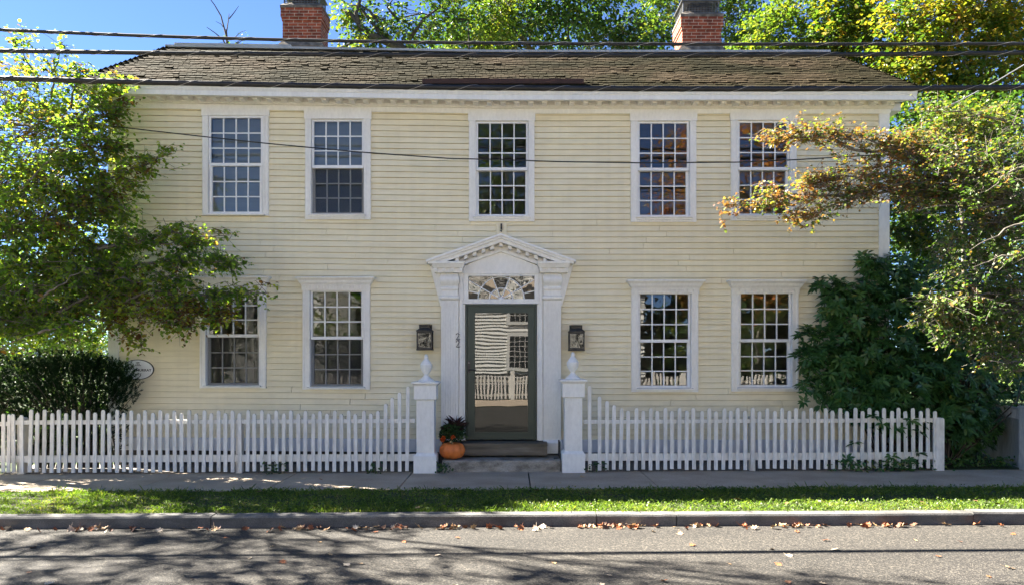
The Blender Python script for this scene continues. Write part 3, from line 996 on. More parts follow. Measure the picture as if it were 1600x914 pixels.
b.build('leading', M['sash'], fan)
g = MB()


def piece(poly):
    cx = sum(p[0] for p in poly) / len(poly)
    cz = sum(p[1] for p in poly) / len(poly)
    a, c = random.gauss(0, 0.05), random.gauss(-0.085, 0.05)
    g.add([(x, yl + 0.012 + (x - cx) * a + (z - cz) * c, z) for x, z in poly], [tuple(range(len(poly)))])


for a0, a1 in zip(angs[:-1], angs[1:]):
    for r0, r1, z0, z1 in ((0.0, RB * .95, 0.0, RB * .9), (RB * .95, RA, RB * .9, RAz)):
        n = 6
        aa = [a0 + (a1 - a0) * i / n for i in range(n + 1)]
        outer = [(C0[0] + r1 * math.cos(q), C0[1] + z1 * math.sin(q)) for q in aa]
        inner = [(C0[0] + r0 * math.cos(q), C0[1] + z0 * math.sin(q)) for q in reversed(aa)] if r0 > 0 else [C0]
        piece(outer + inner)
for a0, a1 in ((0, 14), (14, 30), (30, 68), (112, 150), (150, 166), (166, 180)):
    n = 6
    aa = [R(a0) + R(a1 - a0) * i / n for i in range(n + 1)]
    piece([(C0[0] + edge(q) * math.cos(q), C0[1] + edge(q) * math.sin(q)) for q in aa] +
          [(C0[0] + RA * math.cos(q), C0[1] + RAz * math.sin(q)) for q in reversed(aa)])
g.build('glazing', M['fanglass'], fan)
b = MB()
b.box(fx(fl), fx(fr), D + 0.25, D + 0.26, fz(469), fz(429))
b.build('dark_backing', M['pot'], fan)  # added dark sheet standing in for the unlit room behind the glass

# storm door
dl, dr, dt, db = fx(728), fx(838), fz(475.6), fz(687)
b = MB()
yd = D - 0.03
s_ = 0.025
b.box(dl, dl + s_, yd - 0.02, yd + 0.05, db, dt)
b.box(dr - s_, dr, yd - 0.02, yd + 0.05, db, dt)
b.box(dl + s_, dr - s_, yd - 0.019, yd + 0.05, dt - 0.03, dt)
gl, gr, gt, gb = fx(741), fx(826), fz(488), fz(675.5)
b.box(dl + s_ + 0.004, gl, yd, yd + 0.04, db + 0.012, dt - 0.034)
b.box(gr, dr - s_ - 0.004, yd, yd + 0.04, db + 0.012, dt - 0.034)
b.box(gl, gr, yd + 0.001, yd + 0.04, gt, dt - 0.034)
b.box(gl, gr, yd + 0.001, yd + 0.04, db + 0.012, gb)
for x0, x1, z0, z1 in ((gl, gl + 0.012, gb, gt), (gr - 0.012, gr, gb, gt), (gl + 0.012, gr - 0.012, gt - 0.012, gt), (gl + 0.012, gr - 0.012, gb, gb + 0.012)):
    b.box(x0, x1, yd + 0.006, yd + 0.036, z0, z1)
door = b.build('storm_door', M['green'], house)
g = MB()
nx, nz = 2, 2
g.add([(gl, yd + 0.02, gb), (gr, yd + 0.02, gb), (gr, yd + 0.02, gt), (gl, yd + 0.02, gt)], [(0, 1, 2, 3)])
g.build('door_glass', M['doorglass'], door)
b = MB()
hx, hz = fx(733), fz(577)
b.box(hx - 0.022, hx + 0.022, yd - 0.012, yd - 0.001, hz - 0.05, hz + 0.14)
b.tube([(hx, yd - 0.01, hz), (hx, yd - 0.05, hz), (hx + 0.06, yd - 0.055, hz - 0.005), (hx + 0.11, yd - 0.05, hz - 0.005)], 0.011, 8)
b.build('handle', M['black'], door)
b = MB()
b.tube([(hx, yd - 0.011, hz + 0.105), (hx, yd - 0.022, hz + 0.105)], 0.013, 10)
b.build('lock_cylinder', M['galv'], door)
b = MB()
b.box(fx(722), fx(842), D + 0.09, D + 0.13, db, dt)
b.build('inner_door', M['green'], house)

# house number: two brushed figures one above the other
b = MB()
for yc in (526.0, 537.5):
    cx, cz = fx(716.2), fz(yc)
    pts = [(-0.026, 0.028), (-0.022, 0.044), (-0.006, 0.053), (0.012, 0.048), (0.02, 0.033), (0.014, 0.014), (-0.004, -0.012), (-0.022, -0.034), (-0.03, -0.046), (-0.01, -0.044), (0.012, -0.048), (0.03, -0.042), (0.034, -0.03)]
    rad = [0.008, 0.005, 0.0045, 0.006, 0.0075, 0.0065, 0.005, 0.0045, 0.004, 0.006, 0.0075, 0.005, 0.003]
    b.tube([(cx + x, D - 0.108, cz + z) for x, z in pts], rad, 6)
b.build('house_number', M['black'], house)
# block with a wire hook above the pediment
b = MB()
b.box(fx(775), fx(792), D - 0.035, D, fz(368), fz(349))
b.build('mounting_block', M['cream'], house)
b = MB()
b.box(fx(782), fx(785), D - 0.07, D - 0.034, fz(359), fz(351))
b.tube([(fx(783.5), D - 0.06, fz(358)), (fx(784.5), D - 0.075, fz(361)), (fx(783.5), D - 0.085, fz(364)), (fx(782), D - 0.08, fz(361.5))], 0.009, 6)
b.build('wire_hook', M['black'], house)


# ------------------------------------------------------------------ lanterns
def lantern(px, py, label):
    x, z = fx(px), fz(py)
    t = thing('wall_lantern', label, 'wall lantern', (x, D - 0.03, z - 0.2), 'lanterns beside the door')
    y1 = D - 0.028
    b = MB()
    b.box(x - 0.10, x + 0.10, y1 - 0.012, y1, z - 0.17, z + 0.20)             # back plate
    b.loft([(x - 0.125, x + 0.125, y1 - 0.19, y1 - 0.013, z + 0.085), (x - 0.125, x + 0.125, y1 - 0.19, y1 - 0.013, z + 0.10), (x - 0.07, x + 0.07, y1 - 0.15, y1 - 0.013, z + 0.145),
            (x - 0.07, x + 0.07, y1 - 0.15, y1 - 0.013, z + 0.175), (x - 0.085, x + 0.085, y1 - 0.165, y1 - 0.013, z + 0.18), (x - 0.085, x + 0.085, y1 - 0.165, y1 - 0.013, z + 0.195)])
    b.build('hood', M['pewter'], t)
    b = MB()
    x0, x1, y0 = x - 0.12, x + 0.12, y1 - 0.18
    for xa in (x0, x1 - 0.018):
        b.box(xa, xa + 0.018, y0, y0 + 0.018, z - 0.18, z + 0.084)
        b.box(xa + 0.001, xa + 0.017, y1 - 0.03, y1 - 0.013, z - 0.18, z + 0.084)
    b.box(x0 + 0.018, x1 - 0.018, y0 + 0.001, y0 + 0.017, z + 0.06, z + 0.084)
    b.box(x0 + 0.018, x1 - 0.018, y0 + 0.001, y0 + 0.017, z - 0.18, z - 0.155)
    b.box(x0 - 0.004, x1 + 0.004, y0 - 0.004, y1 - 0.013, z - 0.20, z - 0.181)
    b.build('lantern_frame', M['pewter'], t)
    g = MB()
    g.box(x0 + 0.01, x1 - 0.01, y0 + 0.008, y0 + 0.010, z - 0.16, z + 0.065)
    g.box(x0 + 0.007, x0 + 0.009, y0 + 0.02, y1 - 0.03, z - 0.18, z + 0.08)
    g.box(x1 - 0.009, x1 - 0.007, y0 + 0.02, y1 - 0.03, z - 0.18, z + 0.08)
    g.build('lantern_glass', M['lampglass'], t)
    b = MB()
    b.lathe((x, y1 - 0.09, z - 0.18), [(0.012, 0), (0.012, 0.08), (0.02, 0.10), (0.03, 0.14), (0.018, 0.19), (0.004, 0.21)], 10)
    b.build('bulb', M['bulb'], t, True)


lantern(665.5, 527, 'dark metal box lantern on the wall beside the house number, above the pumpkin')
lantern(899.5, 528, 'dark metal box lantern on the wall between the door and the window with fence reflection')

# ------------------------------------------------------------------ oval plaque
px_, pz_ = fx(217), fz(577)
t = thing('wall_plaque', 'white oval plaque with dark rim and name, half hidden behind the dark evergreen bush', 'sign', (px_, D - 0.03, pz_))
b = MB()
el = lambda rx, rz: [(px_ + rx * math.cos(2 * math.pi * k / 48), pz_ + rz * math.sin(2 * math.pi * k / 48)) for k in range(48)]
b.prism(el(0.252, 0.157), D - 0.045, D - 0.026)
b.build('rim', M['ink'], t)
b = MB()
b.prism(el(0.242, 0.147), D - 0.049, D - 0.046)
b.build('face', M['signface'], t)


def lettering(txt, cx, cz, size, name='lettering', sx=1.0, parent=None, shear=0.0):
    cu = bpy.data.curves.new(name, 'FONT')
    cu.body = txt
    cu.size = size
    cu.align_x = 'CENTER'
    cu.extrude = 0.0005
    cu.offset = 0.0012
    cu.shear = shear
    tmp = bpy.data.objects.new(name, cu)
    COL.objects.link(tmp)
    cu.materials.append(M['ink'])
    bpy.context.view_layer.update()
    o = bpy.data.objects.new(name, bpy.data.meshes.new_from_object(tmp.evaluated_get(bpy.context.evaluated_depsgraph_get())))
    bpy.data.objects.remove(tmp)
    o.name = name
    COL.objects.link(o)
    o.parent = parent
    o.location = Vector((cx, D - 0.0505, cz)) - Vector(parent.location)
    o.rotation_euler = (R(90), 0, 0)
    o.scale = (sx, 1, 1)
    return o


lettering('MURRAY', fx(227), fz(579.5), 0.052, parent=t, sx=1.15)
lettering('65', fx(219.5), fz(587.5), 0.065, parent=t, shear=0.3)
b = MB()
for k in range(4):
    xx = fx(214.5) + k * 0.022
    b.tube([(xx, D - 0.0505, fz(569.5)), (xx + (0.02 if k < 2 else -0.02), D - 0.0505, fz(566)), (xx + 0.005, D - 0.0505, fz(565))], 0.0035, 5)
b.box(fx(213), fx(223), D - 0.0515, D - 0.0495, fz(571), fz(570.2))
b.build('emblem', M['ink'], t)

# ------------------------------------------------------------------ steps
b = MB()
b.loft([(fx(716), fx(853), D - 0.42, D - 0.06, 0.205), (fx(716), fx(853), D - 0.42, D - 0.06, 0.35), (fx(715.5), fx(853.5), D - 0.43, D - 0.06, 0.352), (fx(715.5), fx(853.5), D - 0.43, D - 0.06, 0.384)])
tag(b.build('door_step', M['stepwood']), 'worn dark upper step directly below the green door', 'step')
b = MB()
x0, x1 = (692 - 800) / 105.5, (875 - 800) / 105.5
n = 12
vs = []
for i in range(n + 1):
    x = x0 + (x1 - x0) * i / n
    j = random.uniform(-0.008, 0.008)
    vs += [(x, 10.86 + j, -0.02), (x, 10.855 + j, 0.145), (x, 10.87 + j, 0.165 + j * 0.3), (x, D - 0.06, 0.172), (x, D - 0.06, -0.02)]
fs = [(i * 5 + k, i * 5 + (k + 1) % 5, i * 5 + 5 + (k + 1) % 5, i * 5 + 5 + k) for i in range(n) for k in range(5)] + [(4, 3, 2, 1, 0), tuple(n * 5 + k for k in range(5))]
b.add(vs, fs)
tag(b.build('stone_step', M['stepstone']), 'wide rough grey stone slab step at sidewalk level between the gate posts', 'step')
b = MB()
x = (874.5 - 800) / 104.0
b.box(x - 0.012, x + 0.012, 11.1, 11.124, 0.165, 0.42)
b.box(x - 0.012, x + 0.012, 11.3, 11.324, 0.165, 0.42)
b.box(x - 0.004, x + 0.004, 11.125, 11.299, 0.26, 0.31)
b.tube([(x, 11.112, 0.17), (x - 0.04, 11.08, 0.172), (x - 0.09, 11.06, 0.172)], 0.01, 6)
tag(b.build('boot_scraper', M['black']), 'thin black iron boot scraper beside the right end of the stone step', 'boot scraper')

# ------------------------------------------------------------------ gate posts
FY = 10.78           # front of the fence


def gatepost():
    t = thing('gate_post', 'white panelled gate post with urn finial on the pumpkin side of the steps', 'gate post', (0, FY + 0.1, 0), 'gate posts with urns')
    y0, y1 = FY - 0.03, FY + 0.26
    ym = (y0 + y1) / 2
    q = lambda w_, z: (-w_, w_, ym - w_, ym + w_, z)
    b = MB()
    b.loft([q(0.127, 0.26), q(0.127, 1.075)])
    b.build('shaft', M['white'], t)
    b = MB()
    b.loft([q(0.165, -0.06), q(0.165, 0.262), q(0.160, 0.272), q(0.145, 0.285), q(0.129, 0.305)])
    b.build('base', M['white'], t)
    b = MB()
    for yf, s in ((ym - 0.129, -1), (ym + 0.129, 1)):
        for (xa, xb, za, zb) in ((-0.075, -0.060, 0.33, 1.02), (0.060, 0.075, 0.33, 1.02), (-0.060, 0.060, 1.005, 1.02), (-0.060, 0.060, 0.33, 0.345)):
            b.box(xa, xb, min(yf, yf - s * -0.008), max(yf, yf + s * 0.008), za, zb)
    b.build('panel_moulding', M['white'], t)
    b = MB()
    b.loft([q(0.128, 1.076), q(0.160, 1.09), q(0.160, 1.285), q(0.165, 1.29), q(0.175, 1.305), q(0.197, 1.318), q(0.197, 1.338), q(0.16, 1.350)])
    b.build('cap', M['white'], t)
    b = MB()
    b.lathe((0, ym, 1.348), [(0.115, 0), (0.112, 0.015), (0.095, 0.03), (0.065, 0.05), (0.042, 0.075), (0.032, 0.095), (0.034, 0.105), (0.05, 0.125), (0.072, 0.16), (0.084, 0.20), (0.088, 0.235),
                             (0.088, 0.25), (0.075, 0.262), (0.068, 0.28), (0.05, 0.30), (0.036, 0.32), (0.028, 0.335), (0.03, 0.35), (0.028, 0.37), (0.016, 0.39), (0.003, 0.40)], 28)
    b.build('urn_finial', M['white'], t, True)
    return t


gp = gatepost()
gp.location.x = (664.5 - 800) / F * (FY)
gp.location.z = -0.02
g2 = copy_tree(gp)
g2.location.x = (896 - 800) / F * FY
g2.location.z = 0.012
g2['label'] = 'white panelled gate post with urn finial on the side away from the pumpkin'

# ------------------------------------------------------------------ picket fences
FS = F / FY


def picket_mb(x, zb, zt, w_=0.051, th=0.02, y=FY):
    b = MB()
    jx, jt = random.gauss(0, 0.003), random.gauss(0, 0.007)
    h = w_ / 2
    b.prism([(x - h + jx, zb), (x + h + jx, zb), (x + h + jt, zt - 0.022), (x + h * 0.55 + jt, zt), (x - h * 0.55 + jt, zt), (x - h + jt, zt - 0.022)], y, y + th)
    return b


def fence(label, xs_tops, rails, posts, base_x):
    t = thing('picket_fence', label, 'fence', (base_x, FY + 0.05, 0), 'white picket fence along the sidewalk')
    for x, yt in xs_tops:
        X = (x - 800) / FS
        zt = EYE + (HOR - yt) / FS
        zb = 0.035 + G(X) + random.uniform(-0.012, 0.012)
        picket_mb(X, zb, zt).build('picket', M['fencewhite'], t)
    for xa, xb, ya, yb, za, zb in rails:
        b = MB()
        X0, X1 = (xa - 800) / FS, (xb - 800) / FS
        b.add([(X0, ya, za + G(X0)), (X1, ya, za + G(X1)), (X1, yb, za + G(X1)), (X0, yb, za + G(X0)), (X0, ya, zb + G(X0)), (X1, ya, zb + G(X1)), (X1, yb, zb + G(X1)), (X0, yb, zb + G(X0))],
              [(0, 3, 2, 1), (4, 5, 6, 7), (0, 1, 5, 4), (1, 2, 6, 5), (2, 3, 7, 6), (3, 0, 4, 7)])
        b.build('rail', M['fencewhite'], t)
    for x, w_, zt, yy in posts:
        b = MB()
        X = (x - 800) / FS
        b.loft([(X - w_, X + w_, yy, yy + 2 * w_, -0.1), (X - w_, X + w_, yy, yy + 2 * w_, zt + G(X) - 0.02), (X - w_ * 0.8, X + w_ * 0.8, yy + 0.01, yy + 2 * w_ - 0.01, zt + G(X))])
        b.build('post', M['fencewhite'], t)
    return t


ry0, ry1 = FY + 0.021, FY + 0.06
left = []
for k in range(0, 49):
    x = 45.7 + 11.35 * k
    tall = k % 2 == 0
    left.append((x, (639.5 + 2.0 * (x - 45) / 540 if tall else 644.5 + 1.5 * (x - 45) / 540) + random.uniform(-0.6, 0.6)))
left += [(601.3, 630.5), (612.7, 621), (624.4, 613), (636, 603.5)]
left += [(20.5, 646.5), (33, 648)]
fence('white picket fence between the evergreen bush and the pumpkin, rising to the gate post', left,
      [(20, 648, ry0, ry1, 0.70 + 0.03, 0.76 + 0.03), (20, 648, ry0, ry1, 0.175, 0.275)], [(370.5, 0.045, 0.80, ry1 + 0.001), (27.5, 0.05, 0.83, ry1 + 0.001)], -4)
right = [(922.5, 602.5), (936.5, 619), (948, 626), (959, 632.5)]
for k in range(0, 44):
    x = 970.6 + 11.42 * k
    tall = k % 2 == 0
    right.append((x, (637.0 if tall else 641.5) + random.uniform(-0.6, 0.6)))
fence('white picket fence between gate post and dark broadleaf shrub, partly covered by leaves', right,
      [(912, 1470, ry0, ry1, 0.705, 0.765), (912, 1470, ry0, ry1, 0.165, 0.27)], [(1178, 0.042, 0.80, ry1 + 0.001), (1468.5, 0.06, 0.77, FY - 0.012)], 4)
# the fence's continuation beyond the left end post
cont = [(x, 641 if k % 2 else 646) for k, x in enumerate([4, -7, -18, -29.5, -41, -52, -63, -75])] + [(12.5, 647)]
fence('short stretch of white picket fence left of the end post, cut off by the edge', cont,
      [(-90, 16, ry0, ry1, 0.71, 0.77), (-90, 16, ry0, ry1, 0.185, 0.275)], [(-88, 0.05, 0.8, ry1 + 0.001)], -8)

# board fence with slatted top at the far right
t = thing('board_fence', 'grey white board fence with slatted top receding behind the dark shrub', 'fence', (7.6, 11.2, 0))
a0, a1 = Vector(P(1598, 640, 10.9)), Vector(P(1500, 640, 14.0))
a0.z = a1.z = 0
dv = (a1 - a0)
L_ = dv.length
dv.normalize()
nv = Vector((-dv.y, dv.x, 0)) * 0.012


def slab(mb, s0, s1, z0, z1, th=1.0, off=0.0):
    p, q = a0 + dv * s0 + nv * off, a0 + dv * s1 + nv * off
    n_ = nv * th
    mb.add([(p - n_).to_tuple()[:2] + (z0,), (q - n_).to_tuple()[:2] + (z0,), (q + n_).to_tuple()[:2] + (z0,), (p + n_).to_tuple()[:2] + (z0,),
            (p - n_).to_tuple()[:2] + (z1,), (q - n_).to_tuple()[:2] + (z1,), (q + n_).to_tuple()[:2] + (z1,), (p + n_).to_tuple()[:2] + (z1,)],
           [(0, 3, 2, 1), (4, 5, 6, 7), (0, 1, 5, 4), (1, 2, 6, 5), (2, 3, 7, 6), (3, 0, 4, 7)])


b = MB()
s = 0.0
while s < L_:
    slab(b, s + 0.003, min(s + 0.14, L_), 0.04, 0.72)
    s += 0.143
b.build('board_panel', M['oldwhite'], t)
b = MB()
slab(b, 0, L_, 0.722, 0.765, 1.8)
slab(b, 0, L_, 0.9, 0.93, 1.8)
b.build('rail', M['oldwhite'], t)
b = MB()
s = 0.02
while s < L_:
    slab(b, s, s + 0.03, 0.766, 0.899, 0.8)
    s += 0.065
b.build('slat_panel', M['oldwhite'], t)
X = a0.x
b = MB()
b.loft([(X - 0.06, X + 0.10, 10.74, 10.89, -0.05), (X - 0.06, X + 0.10, 10.74, 10.89, 0.94), (X - 0.075, X + 0.115, 10.725, 10.905, 0.941), (X - 0.075, X + 0.115, 10.725, 10.905, 0.965)])
b.build('post', M['oldwhite'], t)

# ------------------------------------------------------------------ pumpkin and flower pot
pc = P(706.5, 715, 11.0)
pc = (pc[0], 11.02, 0.168)
t = thing('pumpkin', 'squat orange pumpkin on the stone step beside the gate post', 'pumpkin', pc)
nu, nv_ = 64, 20
vs, fs = [], []
for i in range(nu):
    an = 2 * math.pi * i / nu
    rib = 1 - 0.085 * (abs(math.cos(an * 5.0)) ** 4)
    for k in range(nv_ + 1):
        ph = math.pi * k / nv_
        r = 0.195 * math.sin(ph) ** 0.75 * (rib if 0.1 < ph < 3.0 else 1)
        z = 0.13 * (1 - math.cos(ph))
        if ph > 2.3: z -= 0.055 * ((ph - 2.3) / 0.84) ** 2
        if ph < 0.7: z += 0.012 * ((0.7 - ph) / 0.7) ** 2
        vs.append((pc[0] + r * math.cos(an), pc[1] + r * math.sin(an) * 0.92, pc[2] + z))
for i in range(nu):
    for k in range(nv_):
        a, c = i * (nv_ + 1) + k, ((i + 1) % nu) * (nv_ + 1) + k
        fs.append((a, c, c + 1, a + 1))
b = MB()
b.add(vs, fs)
b.build('pumpkin_body', M['pumpkin'], t, True)
b = MB()
b.tube([(pc[0] + 0.0, pc[1], pc[2] + 0.195), (pc[0] - 0.004, pc[1] - 0.02, pc[2] + 0.235), (pc[0] - 0.02, pc[1] - 0.045, pc[2] + 0.262)], [0.03, 0.018, 0.02], 8)
b.build('stem', M['stem'], t)

# ------------------------------------------------------------------ foliage tools
def leaves(C, Dr, Nr, L, W, fold=0.15, droop=0.0):
    """one six-cornered leaf folded along its midrib for each row"""
    n = len(C)
    Dr = Dr / (np.linalg.norm(Dr, axis=1, keepdims=True) + 1e-9)
    Sd = np.cross(Dr, Nr)
    Sd /= (np.linalg.norm(Sd, axis=1, keepdims=True) + 1e-9)
    Nn = np.cross(Sd, Dr)
    L = np.broadcast_to(np.asarray(L, float), (n,))[:, None]
    W = np.broadcast_to(np.asarray(W, float), (n,))[:, None]
    dz = np.array([[0, 0, -1.0]])
    V = np.empty((n, 6, 3))
    V[:, 0] = C
    V[:, 1] = C + Dr * L * 0.3 + Sd * W * 0.5 + Nn * W * fold
    V[:, 2] = C + Dr * L * 0.68 + Sd * W * 0.4 + Nn * W * fold + dz * L * droop * 0.4
    V[:, 3] = C + Dr * L + dz * L * droop
    V[:, 4] = C + Dr * L * 0.68 - Sd * W * 0.4 + Nn * W * fold + dz * L * droop * 0.4
    V[:, 5] = C + Dr * L * 0.3 - Sd * W * 0.5 + Nn * W * fold
    base = np.arange(n)[:, None] * 6
    Fc = np.concatenate([base + np.array([[0, 1, 2, 3]]), base + np.array([[0, 3, 4, 5]])], 0)
    return V.reshape(-1, 3), Fc


def rdir(n, zb=0.0):
    d = RNG.normal(size=(n, 3))
    d /= np.linalg.norm(d, axis=1, keepdims=True)
    d[:, 2] += zb
    return d / np.linalg.norm(d, axis=1, keepdims=True)


def curve(p, q, n=6, sag=0.0, wob=0.05):
    p, q = Vector(p), Vector(q)
    d = q - p
    o = []
    for i in range(n + 1):
        t_ = i / n
        k = d.length * wob * math.sin(math.pi * t_)
        o.append(p + d * t_ + Vector((random.uniform(-1, 1) * k, random.uniform(-1, 1) * k, random.uniform(-1, 1) * k + sag * d.length * math.sin(math.pi * t_))))
    return o


def plant(name, label, cat, base, trunk, blobs, sprays, lmat, L, W, per, barkmat='bark', r0=0.12, cr=0.22, group=None, vmean=0.45, vclus=0.2, vleaf=0.16,
          toplight=0.0, r1=0.03, zb=0.2, twig=0.006, twigs=True, crownname='crown', hang=0.15):
    """trunk: list of points. blobs: (centre, (rx, ry, rz), clusters, var offset). sprays: (from, to, radius, clusters, var offset)"""
    t = thing(name, label, cat, base, group)
    wood = MB()
    n = len(trunk)
    wood.tube(trunk, [r0 + (r1 - r0) * i / (n - 1) for i in range(n)], 8)
    cl, vr = [], []
    tp = [Vector(p) for p in trunk]
    for c, rad, k, dv_ in blobs:
        c = np.array(c); rad = np.array(rad)
        d = RNG.normal(size=(k, 3)); d /= np.linalg.norm(d, axis=1, keepdims=True)
        rr = RNG.random(k) ** 0.42
        p = c + d * rad * rr[:, None]
        cv = Vector(c)
        best = min(range(n), key=lambda i: (tp[i] - cv).length + (0.6 * max(0, tp[i].z - cv.z)))
        limb = curve(tp[best], cv + Vector((0, 0, -0.2 * rad[2])), 7, -0.03, 0.07)
        wl = (cv - tp[best]).length
        ra = min(r0 * 0.4, 0.012 + 0.006 * wl)
        wood.tube(limb, [ra + (ra * 0.35 - ra) * i / 7 for i in range(8)], 6)
        if twigs:
            for q in p[:: max(1, k // 60)]:
                s_ = random.choice(limb[3:])
                m_ = max(0.5 * twig, min(0.02, 0.004 + 0.004 * (Vector(q) - s_).length))
                wood.tube(curve(s_, q, 4, 0.02, 0.08), [m_, m_ * 0.8, m_ * 0.7, m_ * 0.5, m_ * 0.35], 4, False)
        cl.append(p)
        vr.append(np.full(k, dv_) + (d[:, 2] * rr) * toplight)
    for a, c, rad, k, dv_ in sprays:
        line = curve(a, c, 9, 0.04, 0.035)
        ra = 0.014 + 0.006 * (Vector(c) - Vector(a)).length
        wood.tube(line, [ra * (1 - 0.85 * i / 9) for i in range(10)], 6)
        for _ in range(k):
            u = random.random() ** 0.8
            i = min(8, int(u * 9))
            s_ = line[i].lerp(line[i + 1], u * 9 - i)
            rr = rad * (1.0 - 0.75 * u)
            o = Vector((random.gauss(0, 1), random.gauss(0, 0.7), random.gauss(0, 0.75))) * rr
            q = s_ + o
            if random.random() < 0.5: wood.tube([s_, s_.lerp(q, 0.5) + Vector((0, 0, 0.02)), q], [0.005, 0.004, 0.003], 4, False)
            cl.append(np.array([q])); vr.append(np.array([dv_]))
    cl = np.concatenate(cl); vr = np.concatenate(vr)
    k = len(cl)
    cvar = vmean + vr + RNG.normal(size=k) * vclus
    cnt = np.maximum(3, RNG.poisson(per, k))
    idx = np.repeat(np.arange(k), cnt)
    m = len(idx)
    ns = 4                                            # little twigs in each clump, leaves set along them
    ctr = cl.mean(0)
    outw = cl - ctr
    outw /= (np.linalg.norm(outw, axis=1, keepdims=True) + 1e-6)
    td = RNG.normal(size=(k, ns, 3)) * np.array([1, 1, 0.55]) + outw[:, None, :] * 0.7 + np.array([0, 0, 0.1 - hang])
    td /= np.linalg.norm(td, axis=2, keepdims=True)
    to = RNG.normal(size=(k, ns, 3)) * cr * 0.33
    si = RNG.integers(0, ns, m)
    tdi, toi = td[idx, si], to[idx, si]
    u_ = RNG.random(m)
    side = np.where(RNG.random(m) < 0.5, -1.0, 1.0)[:, None]
    lat = np.cross(tdi, np.array([0, 0, 1.0])); lat /= (np.linalg.norm(lat, axis=1, keepdims=True) + 1e-6)
    C = cl[idx] + toi + tdi * ((u_ - 0.25) * cr * 1.9)[:, None] + RNG.normal(size=(m, 3)) * cr * 0.07
    Dr = lat * side * 0.9 + tdi * 0.7 + RNG.normal(size=(m, 3)) * 0.35 + np.array([0, 0, -hang])
    Nr = np.array([0, 0, 1.0]) + RNG.normal(size=(m, 3)) * 0.45 + lat * side * -0.25
    sz = RNG.uniform(0.55, 1.3, m) * (1.15 - 0.4 * u_)
    V, Fc = leaves(C, Dr, Nr, L * sz, W * sz, 0.16, 0.15)
    if twigs and cr < 0.3 and k > 8:
        for i in range(k):
            for j in range(ns):
                p0 = Vector(cl[i] + to[i, j] - td[i, j] * cr * 0.5); p1 = Vector(cl[i] + to[i, j] + td[i, j] * cr * 1.4)
                wood.tube([p0, p0.lerp(p1, 0.5) + Vector((0, 0, 0.01)), p1], [0.004, 0.003, 0.0015], 3, False)
    wood.build('trunk', M[barkmat], t, True)
    var = np.clip(cvar[idx] + RNG.normal(size=m) * vleaf, 0.0, 1.0)
    fast(crownname, V, Fc, M[lmat], t, np.repeat(var, 6))
    return t


def blob(x, y, d, rx, ry, rd, k, dv=0.0):
    s_ = d / F
    return (P(x, y, d), (rx * s_, rd, ry * s_), k, dv)


# pot of chrysanthemums with purple grass
fc = (-0.90, 11.24, 0.17)
t = thing('flower_pot', 'dark pot of green chrysanthemums and purple grass behind the pumpkin', 'potted plant', fc)
b = MB()
b.lathe(fc, [(0.11, 0), (0.15, 0.16), (0.165, 0.2), (0.165, 0.225), (0.145, 0.225), (0.14, 0.2), (0.01, 0.2)], 20)
b.build('pot', M['pot'], t, True)
m = 1500
d = rdir(m, 0.5)
C = np.array(fc) + np.array([0, 0, 0.34]) + d * np.array([0.2, 0.18, 0.17]) * (RNG.random((m, 1)) ** 0.4)
V, Fc = leaves(C, rdir(m, 0.3), rdir(m, 0.6), RNG.uniform(0.03, 0.055, m), 0.026, 0.15, 0.1)
fast('leaves', V, Fc, M['mum'], t, np.repeat(RNG.random(m), 6))
m = 150
C = np.tile(np.array(fc) + np.array([0.02, 0.02, 0.42]), (m, 1)) + RNG.normal(size=(m, 3)) * 0.03
d = rdir(m, 1.1)
V, Fc = leaves(C, d, rdir(m), RNG.uniform(0.14, 0.3, m), 0.011, 0.1, 0.3)
fast('purple_grass', V, Fc, M['darkgrass'], t, np.repeat(RNG.random(m), 6))
for q in ((0.02, -0.2, 0.32), (-0.15, -0.12, 0.27), (-0.13, -0.13, 0.30)):
    m = 40
    C = np.tile(np.array(fc) + np.array(q), (m, 1))
    V, Fc = leaves(C, rdir(m, 0.4), rdir(m, 0.2), 0.042, 0.024, 0.15, 0.1)
    fast('flower', V, Fc, M['petal'], t, np.repeat(RNG.random(m), 6))

